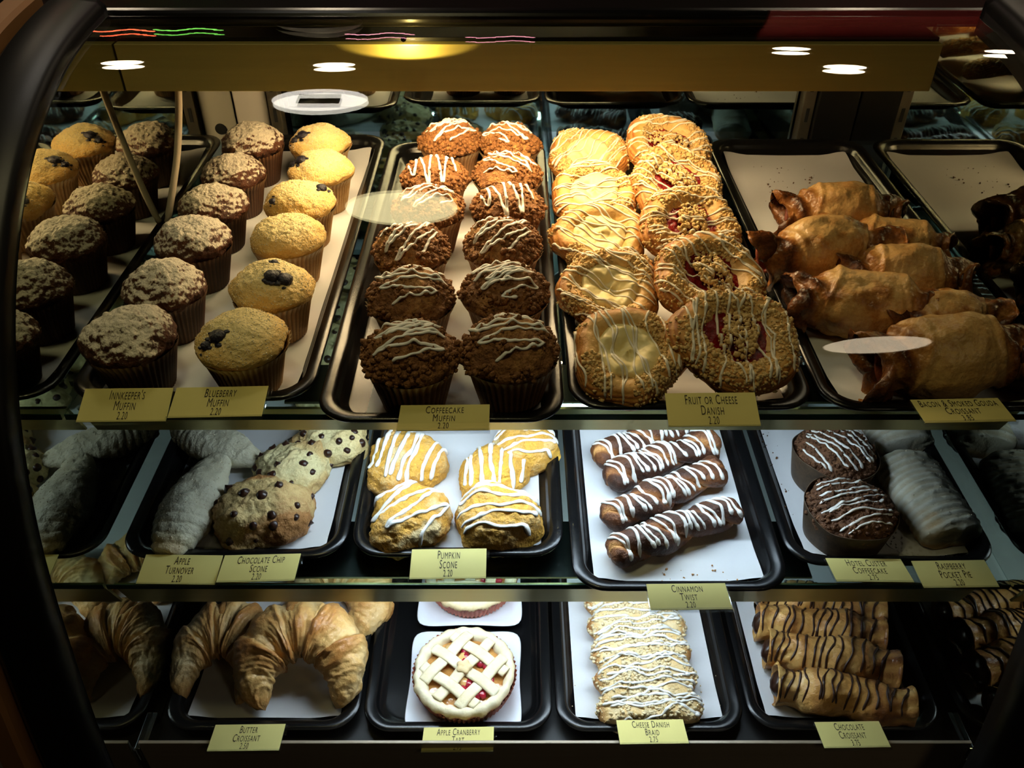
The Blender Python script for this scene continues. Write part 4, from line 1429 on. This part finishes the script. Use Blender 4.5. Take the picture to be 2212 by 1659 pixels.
# ------------------------------------------------------------------ tarts on square plates
def plate(u, v, label, lift=0.0):
    def sq(h, z, pinch):
        a = np.linspace(0, 2 * math.pi, 96, endpoint=False)
        c, s_ = np.cos(a), np.sin(a)
        k = 1 / (np.abs(c) ** 9 + np.abs(s_) ** 9) ** (1 / 9)
        k = k * (1 - pinch * np.cos(2 * a) ** 2)
        return np.stack([h * k * c, h * k * s_, np.full(96, z)], -1)
    rings = [(.030, .0, 0), (.050, .0, 0), (.058, .004, .02), (.0715, .0125, .035), (.0725, .0135, .035), (.0715, .0142, .035), (.058, .0070, .02), (.050, .0040, 0), (.030, .0036, 0)]
    G = np.stack([sq(*r) for r in rings])
    F = grid_faces(len(rings), 96, True, flip=True)
    F.append(tuple(range(96))[::-1])
    F.append(tuple((len(rings) - 1) * 96 + k for k in range(96)))
    q = P(u, v, LF + .004)
    o = obj('square_plate', new_mesh('square_plate', G.reshape(-1, 3), F, M['plate']), None, (q[0], q[1], CZ + LF - .0008 + lift))
    tag(o, label, 'plate', 'square white plates')
    return q, CZ + LF - .0008 + lift


def tart(seed):
    rng = np.random.default_rng(seed)
    root = empty('lattice_tart')
    # fluted paper cup
    n = 64 * 4
    th = np.linspace(0, 2 * math.pi, n, endpoint=False)
    tri = np.array([0, 1, 0, -1])[np.arange(n) % 4]
    G = np.stack([np.stack([(r + .0011 * tri) * np.cos(th), (r + .0011 * tri) * np.sin(th), z + th * 0], -1) for r, z in ((.0535, .021), (.0515, .014), (.049, .006), (.047, 0), (.005, 0))])
    F = grid_faces(5, n, True)
    obj('fluted_cup', new_mesh('fluted_cup', G.reshape(-1, 3), F, M['tart_cup'], True), root)
    # crust rim
    pr = curve_pts([(.0400, .016), (.0415, .0225), (.0455, .0262), (.0500, .0258), (.0530, .0215), (.0515, .0165), (.0480, .012)], 30)
    G = lathe(pr, 160)
    a = np.arctan2(G[..., 1], G[..., 0])
    N = grid_normals(G)
    G = G + N * (fbm(G, 45, 3, seed) * .0025 + .0007 * np.sin(a * 20 + 2 * vnoise(G, 30, seed)))[..., None]
    r = np.linalg.norm(G[..., :2], axis=-1)
    obj('crust_rim', new_mesh('crust_rim', G.reshape(-1, 3), grid_faces(30, 160, True), M['tart_crust'], True, .1 + .35 * smooth01(r, .049, .054)), root)
    # filling
    Gf = lathe([(.0004, .0205), (.012, .0205), (.024, .020), (.034, .0195), (.043, .0185)], 64)
    Gf[..., 2] += fbm(Gf, 90, 2, seed) * .002
    Ff = grid_faces(5, 64, True)
    Ff.append(tuple(range(64)))
    obj('filling', new_mesh('filling', Gf.reshape(-1, 3), Ff, M['tart_fill']), root)
    for k in range(30):
        aa, rr = rng.uniform(0, 6.28), .037 * math.sqrt(rng.random())
        mt, nm = (M['cranberry'], 'cranberry') if k % 5 < 3 else (M['apple'], 'apple_chunk')
        v = ICO2[0] * np.array([.0066, .0052, .0036]) * (1 + .2 * vnoise(ICO2[0], 1.5, seed + k)[:, None])
        obj(nm, new_mesh(nm, v, ICO2[1], mt), root, (rr * math.cos(aa), rr * math.sin(aa), .0212), (0, 0, aa))
    # lattice strips, woven over and under
    for fam, base in ((0, math.radians(52)), (1, math.radians(-38))):
        for j, off in enumerate((-.0235, 0.0, .0235)):
            half = math.sqrt(.0435 ** 2 - off ** 2)
            m = 44
            t = np.linspace(-half, half, m)
            ph = np.cos(math.pi * t / .0235) * (1 if (j + fam) % 2 else -1)
            zc = .0245 + .0016 * ph + .002 * (1 - (t / .045) ** 2)
            wd = .0060
            sec = [(-wd, -.0012), (wd, -.0012), (wd * .96, .0010), (wd * .6, .0017), (-wd * .6, .0017), (-wd * .96, .0010)]
            G = np.zeros((m, 6, 3))
            for q, (a1, b1) in enumerate(sec):
                yy = off + a1 * (1 + .05 * vnoise(np.stack([t * 60, t * 0 + j, t * 0 + fam], -1), 1, seed))
                G[:, q, 0] = t * math.cos(base) - yy * math.sin(base)
                G[:, q, 1] = t * math.sin(base) + yy * math.cos(base)
                G[:, q, 2] = zc + b1
            F = grid_faces(m, 6, True, flip=True)
            F.append(tuple(range(6))[::-1])
            F.append(tuple((m - 1) * 6 + k for k in range(6)))
            obj('lattice_strip', new_mesh('lattice_strip', G.reshape(-1, 3), F, M['tart_crust'], True, .12 + .10 * np.repeat(ph, 6)), root)
    # dough flower in the middle
    th = np.linspace(0, 2 * math.pi, 72, endpoint=False)
    k = .0078 * (1 + .13 * np.cos(5 * th))
    G = np.stack([np.stack([k * f * np.cos(th), k * f * np.sin(th), z + th * 0], -1) for f, z in ((.05, .0325), (.6, .0322), (.9, .0312), (1, .0298), (.95, .0275))])
    F = grid_faces(5, 72, True)
    F.append(tuple(range(72)))
    obj('dough_flower', new_mesh('dough_flower', G.reshape(-1, 3), F, M['tart_crust'], True, np.full(360, .5)), root)
    return Proto(root)


TART = tart(801)
q, z = plate(1005, 1475, 'square white plate behind the Apple Cranberry price card')
TART.spawn((q[0], q[1] - .002, z + .0078), rotz(0), 'lattice apple cranberry tart in a fluted cup behind its price card', 'tart', 'apple cranberry tarts', 1.22)
y2 = q[1] + .152
q2 = np.array([q[0] + .003, y2, 0])
o = bpy.data.objects['square_plate'].copy()
C.objects.link(o)
o.location = (q2[0] - .001, q2[1], z)
tag(o, 'square white plate behind the front tart plate, mostly under the shelf rail', 'plate', 'square white plates')
TART.spawn((q2[0], q2[1] + .004, z + .0078), rotz(.6), 'lattice tart in a pink fluted cup on the rear plate', 'tart', 'apple cranberry tarts', 1.22)


# ------------------------------------------------------------------ cheese danish braids
def braid(seed, L=.215):
    rng = np.random.default_rng(seed)
    root = empty('cheese_danish_braid')
    m, n = 200, 90
    def R(s, th):
        e = np.clip(np.minimum(s, 1 - s) / .05, 0, 1)
        return .062 * (.90 + .10 * np.sqrt(1 - (1 - e) ** 2)) * np.clip(np.minimum(s, 1 - s) / .006, .15, 1)
    G, s, th, r = log_grid(L, m, n, R, .014, 1.0, .46)
    G[..., 0], G[..., 1] = G[..., 1].copy(), -G[..., 0].copy()
    N = -grid_normals(G)
    ax = np.abs(G[..., 0])
    ch = np.sin((G[..., 1] + ax * .8 + .004 * vnoise(G, 25, seed)) * 2 * math.pi / .046)
    dip = -.007 * smooth01(.022 - ax, 0, .018) * smooth01(G[..., 2], .02, .03)
    d = ch * .0040 * smooth01(ax, .01, .03) + fbm(G, 50, 3, seed) * .0025 + fbm(G, 220, 2, seed) * .0006
    G = G + N * d[..., None]
    G[..., 2] = np.maximum(G[..., 2] + dip, 0)
    F = seal(m, n)
    tone = .2 + ch * .12 + .5 * smooth01(ax, .05, .062)
    obj('dough', new_mesh('dough', G.reshape(-1, 3), F, M['braid'], True, tone), root)
    p, nn = scatter(G, F[:-2], 3400, rng, lambda q, k: (k[:, 2] > .1) * (.25 + smooth01(.04 - np.abs(q[:, 0]), 0, .03)) * (vnoise(q, 50, seed) > -.4))
    lm = lumps(p, nn, .0009, .0032, rng, ICO1, .3, .42)
    o = obj('streusel', lm.data('streusel', M['streusel_pale']), root)
    o['kind'] = 'stuff'
    bv = bvh_of([(G, F), (np.concatenate(lm.V), lm.F)])
    obj('icing', drizzle(bv, strokes(0, 0, .128, L * .97, 26, .06, rng, 1.0, shrink=False), .0020, M['icing'], rng, .006, .6, 1, .25), root)
    return Proto(root)


BR = braid(851)
q = P(1390, 1420, LF + .03)
BR.spawn((q[0], .655, CZ + LF), rotz(.02), 'iced streusel cheese danish braid behind the Cheese Danish Braid price card', 'pastry', 'cheese danish braids', (1.0, .88, 1.0))
BR.spawn((q[0] + .002, .865, CZ + LF), rotz(3.1), 'iced cheese danish braid deeper in the tray under the shelf', 'pastry', 'cheese danish braids', 1.0)


# ------------------------------------------------------------------ chocolate croissants
def choc(seed, L=.172):
    rng = np.random.default_rng(seed)
    root = empty('chocolate_croissant')
    m, n = 150, 90

    def R(s, th):
        e = np.abs(s - .5) * 2
        core = .0310 * (1 - .20 * smooth01(e, .45, .70)) * (1 + .16 * smooth01(e, .78, .94)) * (1 + .05 * np.sin(s * 15 + seed))
        fold = 1 + .07 * (np.sin(th * 1 + s * 10 + seed))
        lip = 1 - .55 * smooth01(e, .965, 1.0)
        return core * fold * lip
    G, s, th, r = log_grid(L, m, n, R, .026, 1.10, .96, lambda s: .006 * np.sin(s * 3 + seed))
    e = np.abs(s - .5) * 2 + 0 * th
    # open rolled ends: pull the last rings back inside
    pull = smooth01(e, .95, 1.0)
    G[..., 0] -= np.sign(s - .5) * pull * .012
    N = -grid_normals(G)
    d = fbm(G, 32, 3, seed) * .006 + fbm(G, 150, 2, seed) * .0009
    lam = np.sin(th * 8 + s * 20 + 2 * vnoise(G, 30, seed)) * .0006 * smooth01(e, .45, .7)
    G = G + N * ((d + lam) * (1 - pull))[..., None]
    G[..., 2] = np.maximum(G[..., 2], 0)
    tone = .34 + .55 * fbm(G, 24, 2, seed + 3) + .25 * (s - .4) + lam * 300 + .25 * smooth01(np.abs(e - .42), .10, .0) + .5 * pull
    F = seal(m, n)
    obj('dough', new_mesh('dough', G.reshape(-1, 3), F, M['choc_pastry'], True, tone), root)
    for sx in (-1, 1):
        v = ICO3[0] * np.array([.010, .0195, .0170]) * (1 + .22 * fbm(ICO3[0], 2, 3, seed)[:, None])
        o = obj('chocolate_end', new_mesh('chocolate_end', v, ICO3[1], M['chocolate']), root, (sx * (L / 2 - .0095), .006 * math.sin(1.5 + sx * 1.5 + seed), .025))
    bv = bvh_of([(G, F)])
    paths = []
    x = -L / 2 + .012
    k = 0
    while x < L / 2 - .014:
        t = np.linspace(-1, 1, 40)
        yy = t * .0335
        xx = x + rng.uniform(.002, .008) * t + .0022 * np.sin(t * rng.uniform(2, 5) + k)
        paths.append(np.stack([xx, yy], -1))
        x += rng.uniform(.006, .016)
        k += 1
    mb = drizzle(bv, paths, .0014, M['chocolate'], rng, .010, .8, 0, .4)
    mb.name = 'chocolate_drizzle'
    obj('chocolate_drizzle', mb, root)
    return Proto(root)


CHO = [choc(901), choc(917), choc(929)]
ch_px = [((1660, 1475), (1985, 1520), 'chocolate croissant lying directly behind the Chocolate Croissant price card'),
         ((1645, 1395), (1950, 1450), 'chocolate croissant, second from the Chocolate Croissant price card'),
         ((1630, 1335), (1915, 1380), 'chocolate croissant, third from the Chocolate Croissant price card'),
         ((1640, 1285), (1905, 1318), 'chocolate croissant half under the shelf rail, fourth from its price card')]
for k, (a, b, lab) in enumerate(ch_px):
    pa, pb = P(*a, LF + .030), P(*b, LF + .030)
    c = (pa + pb) / 2
    d = pb - pa
    CHO[k % 3].spawn((c[0], c[1], CZ + LF), rotz(math.atan2(d[1], d[0])), lab, 'croissant', 'chocolate croissants', (1.0, .76, 1.0))


# ------------------------------------------------------------------ price cards
def text_mesh(lines, w, h):
    """small-caps lines, centred on a card of w x h; returns verts, faces"""
    mb = MB()
    dg = bpy.context.evaluated_depsgraph_get()
    for body, cy, size, narrow in lines:
        cu = bpy.data.curves.new('lettering', 'FONT')
        cu.body = body
        cu.size = size
        cu.align_x = 'CENTER'
        cu.align_y = 'CENTER'
        cu.small_caps_scale = 0.78
        cu.resolution_u = 3
        cu.space_character = 1.12
        for k in range(len(body)):
            cu.body_format[k].use_small_caps = True
        to = bpy.data.objects.new('lettering', cu)
        C.objects.link(to)
        dg.update()
        me = bpy.data.meshes.new_from_object(to.evaluated_get(dg))
        V = np.array([tuple(v.co) for v in me.vertices]).reshape(-1, 3)
        F = [tuple(p.vertices) for p in me.polygons]
        V[:, 0] = V[:, 0] * narrow
        V[:, 1] += cy
        mb.add(V, F)
        bpy.data.objects.remove(to)
        bpy.data.curves.remove(cu)
        bpy.data.meshes.remove(me)
    return mb


def price_card(tl, tr, bl, br, z, text, label, h=.036, lip=True):
    """corner pixels; the top edge lies at level z and the card leans so that its lower edge is h away"""
    A, B = P(*tl, z), P(*tr, z)
    xm = (A[0] + B[0]) / 2
    yf = min((t[3] for t in spec if abs(t[0] - z) < .05 and t[1] - .01 < xm < t[2] + .01), default=9) - .0025
    if A[1] > yf:                      # keep the whole card in front of its tray
        A, B = [np.array([p[0] * yf / p[1], yf, CZ + (p[2] - CZ) * yf / p[1]]) for p in (A, B)]
    cam0 = np.array([0, 0, CZ])

    def lower(px, top):
        r = ray(*px)
        r = r / np.linalg.norm(r)
        d = cam0 - top
        b = r @ d
        disc = b * b - (d @ d - h * h)
        t = -b - math.sqrt(max(disc, 0))
        return cam0 + r * t
    dn = ((lower(bl, A) - A) + (lower(br, B) - B)) / 2
    X = B - A
    W = np.linalg.norm(X)
    X = X / W
    dn = dn - X * (dn @ X)
    Y = -dn / np.linalg.norm(dn)
    Z = np.cross(X, Y)
    O = (A + B) / 2
    root = empty('price_card', O)
    root.rotation_euler = Matrix((X, Y, Z)).transposed().to_euler()
    tag(root, label, 'price card', 'cream price cards')
    w = W
    obj('card', MB().box(-w / 2, w / 2, -h, 0, -.0003, .0003).data('card', M['card'], False), root)
    hold = MB()
    hold.box(-w / 2 - .001, w / 2 + .001, -h - .0025, .0005, -.0022, -.0006)
    hold.box(-w / 2 - .001, w / 2 + .001, -h - .0025, -h + .0005, -.0006, .0022)
    obj('card_holder', hold.data('card_holder', M['clear_plastic'], False), root)
    # clip that grips the tray rim
    obj('clip', MB().box(w / 2 - .012, w / 2 + .003, -.012, .0, -.005, -.0024, .0006).data('clip', M['clear_plastic'], False), root)
    rows = []
    for body, fy, size in text:
        est = len(body) * size * .60
        rows.append((body, -h * fy, size, min(.44, .9 * w / est)))
    mb = text_mesh(rows, w, h)
    mb.V = [v + np.array([0, 0, .0006]) for v in mb.V]
    obj('lettering', mb.data('lettering', M['ink'], False), root)


def T3(a, b, c, s=.0148):
    return [(a, .22, s), (b, .54, s), (c, .84, s * .80)]


RU, RM, RL = UP + .004, MID + .004, LOW + .004
price_card((185, 840), (375, 838), (162, 912), (366, 910), RU, T3("Innkeeper's", 'Muffin', '2.20'), "cream price card reading Innkeeper's Muffin 2.20")
price_card((382, 838), (580, 834), (366, 904), (568, 898), RU, T3('Blueberry', 'Muffin', '2.20'), 'cream price card reading Blueberry Muffin 2.20')
price_card((866, 876), (1058, 874), (860, 932), (1060, 928), RU, T3('Coffeecake', 'Muffin', '2.20'), 'cream price card reading Coffeecake Muffin 2.20')
price_card((1436, 850), (1630, 848), (1440, 920), (1638, 922), RU, T3('Fruit or Cheese', 'Danish', '2.20'), 'cream price card reading Fruit or Cheese Danish 2.20')
price_card((1966, 864), (2155, 860), (1996, 914), (2187, 910), RU, T3('Bacon & Smoked Gouda', 'Croissant', '3.85'), 'cream price card reading Bacon and Smoked Gouda Croissant')
price_card((316, 1198), (482, 1200), (296, 1260), (470, 1264), RM, T3('Apple', 'Turnover', '2.20'), 'cream price card reading Apple Turnover 2.20')
price_card((486, 1200), (650, 1196), (472, 1260), (642, 1252), RM, T3('Chocolate Chip', 'Scone', '2.20'), 'cream price card reading Chocolate Chip Scone 2.20')
price_card((890, 1187), (1051, 1185), (885, 1250), (1052, 1250), RM, T3('Pumpkin', 'Scone', '2.20'), 'cream price card reading Pumpkin Scone 2.20')
price_card((1396, 1262), (1566, 1260), (1405, 1316), (1580, 1318), RM, T3('Cinnamon', 'Twist', '2.20'), 'cream price card reading Cinnamon Twist 2.20')
price_card((1783, 1206), (1945, 1208), (1806, 1256), (1974, 1258), RM, T3('Hotel Custer', 'Coffeecake', '2.75'), 'cream price card reading Hotel Custer Coffeecake 2.75')
price_card((1968, 1212), (2126, 1210), (1996, 1268), (2160, 1270), RM, T3('Raspberry', 'Pocket Pie', '2.20'), 'cream price card reading Raspberry Pocket Pie 2.20')
price_card((466, 1566), (617, 1564), (452, 1622), (604, 1622), LOW + .030, T3('Butter', 'Croissant', '2.50'), 'cream price card reading Butter Croissant 2.50')
price_card((916, 1572), (1067, 1570), (914, 1624), (1068, 1624), RL, T3('Apple Cranberry', 'Tart', '2.75'), 'cream price card reading Apple Cranberry Tart behind the steel sill')
price_card((1331, 1556), (1475, 1554), (1338, 1608), (1490, 1606), LOW + .030, T3('Cheese Danish', 'Braid', '2.75'), 'cream price card reading Cheese Danish Braid 2.75')
price_card((1759, 1560), (1898, 1558), (1786, 1616), (1928, 1614), LOW + .030, T3('Chocolate', 'Croissant', '3.75'), 'cream price card reading Chocolate Croissant 3.75')


# ------------------------------------------------------------------ loose crumbs on the parchment
for cx, cy, w, h, n, zf, mt, lab in ((.325, .76, .03, .16, 26, MF, 'crumb_dark', 'loose brown crumbs on parchment beside the cup coffeecakes'),
                                     (.215, .600, .11, .03, 30, MF, 'twist', 'cinnamon crumbs on parchment in front of the nearest twist'),
                                     (.395, 1.15, .10, .12, 30, UF, 'crumb_dark', 'fine dark crumbs on the bare parchment behind the gouda croissants'),
                                     (.17, .62, .20, .06, 14, LF, 'streusel_pale', 'pale streusel crumbs around the cheese danish braid')):
    rng = np.random.default_rng(int(abs(cx) * 1000))
    p = np.stack([cx + w * (rng.random(n) - .5), cy + h * (rng.random(n) - .5), np.full(n, CZ + zf + .0003)], -1)
    o = lumps(p, np.tile([0, 0, 1.0], (n, 1)), .0004, .0016, rng, ICO1, .2, .4).build('crumbs', M[mt])
    tag(o, lab, 'crumbs', None, 'stuff')


# ------------------------------------------------------------------ lamps and back-bar of the shop, seen in the curved glass
def pendant(x, y, z, r, mat, label, core=False):
    root = empty('pendant_lamp', (x, y, CZ + z))
    tag(root, label, 'lamp')
    sh = curve_pts([(.018, .16), (.03, .155), (.45 * r, .13), (.82 * r, .07), (r, .0), (r * .97, .0), (.78 * r, .065), (.40 * r, .12)], 30)
    G = lathe(sh, 64)
    F = grid_faces(30, 64, True)
    F.append(tuple(range(64)))
    obj('lamp_shade', new_mesh('lamp_shade', G.reshape(-1, 3), F, M['shade_white']), root)
    dsk = lathe([(.0005, .004), (r * .5, .003), (r * .955, .006)], 64)
    Fd = grid_faces(3, 64, True, flip=True)
    Fd.append(tuple(range(64)))
    obj('diffuser', new_mesh('diffuser', dsk.reshape(-1, 3), Fd, mat), root)
    obj('cord', MB().tube([(0, 0, .155), (0, 0, 2.8 - CZ - z)], .004, 8).data('cord', M['black_plastic']), root)
    if core:
        s = r * .42
        obj('lamp_socket', MB().box(-s, s, -s * .9, s * .9, -.012, .002, .004).data('lamp_socket', M['slot_black'], False), root)


pendant(-.222, .515, .60, .118, M['pendant_warm'], 'white pendant lamp with warm yellow glow above the display case')
pendant(1.06, -.78, .60, .155, M['pendant_pale'], 'white pendant lamp with peach glow over the customer aisle')
pendant(-.40, 1.30, .60, .105, M['pendant_white'], 'white pendant lamp with dark square socket behind the case', True)
pendant(-.62, 2.75, .62, .14, M['shade_white'], 'unlit white pendant lamp by the back bar')


def downlight(x, y, lab):
    root = empty('downlight', (x, y, 2.8))
    tag(root, lab, 'lamp', 'recessed ceiling downlights')
    G = lathe([(.070, -.001), (.072, -.005), (.085, -.005), (.088, -.001)], 40)
    obj('trim_ring', new_mesh('trim_ring', G.reshape(-1, 3), grid_faces(4, 40, True, flip=True), M['shade_white']), root)
    D = lathe([(.001, -.002), (.069, -.002)], 40)
    F = grid_faces(2, 40, True, flip=True)
    F.append(tuple(range(40)))
    obj('lens', new_mesh('lens', D.reshape(-1, 3), F, M['downlight']), root)


for x, y, lab in ((-1.31, 2.41, 'round ceiling downlight beside the red and green light strings'), (-.59, 2.35, 'round ceiling downlight beside the unlit white pendant lamp'),
                  (1.09, 2.29, 'round ceiling downlight between the case and the red banner'), (1.04, 2.87, 'round ceiling downlight just before the near edge of the red banner'),
                  (1.79, 2.76, 'round ceiling downlight before the far corner of the red banner')):
    downlight(x, y, lab)

cur = MB().box(1.0, 1.95, 3.36, 3.40, CZ + .55, CZ + 1.24, .01).build('red_banner', M['red_cloth'], None, False)
tag(cur, 'plain red fabric banner hanging from the ceiling behind the counter', 'banner')
cur.data.vertices[0].co = cur.data.vertices[0].co
rng = np.random.default_rng(77)
for nm, mt, cx, cy, z, n, lab in (('light_string', 'neon_red', -1.36, 2.9, .82, 22, 'string of tiny red lights behind the counter'),
                                  ('light_string', 'neon_green', -1.12, 2.9, .80, 20, 'string of tiny green lights behind the counter'),
                                  ('light_string', 'neon_pink', -.455, 2.85, .86, 14, 'short string of pink lights behind the counter'),
                                  ('light_string', 'neon_pink', -.04, 2.80, .90, 14, 'bunch of pink lights over the middle of the back bar')):
    root = empty(nm, (cx, cy, CZ + z))
    tag(root, lab, 'lights')
    pts = np.stack([np.linspace(-.11, .11, n), rng.uniform(-.01, .01, n), .02 * np.sin(np.linspace(0, 7, n))], -1)
    mb = MB()
    mb.tube(np.vstack([[(-.11, .0, 1.25 - z)], pts, [(.11, .0, 1.25 - z)]]), .002, 6)
    obj('wire', mb.data('wire', M['black_plastic']), root)
    bulb = new_mesh('bulb', ICO1[0] * np.array([.012, .010, .010]), ICO1[1], M[mt])
    for p in pts:
        obj('bulb', bulb, root, p)
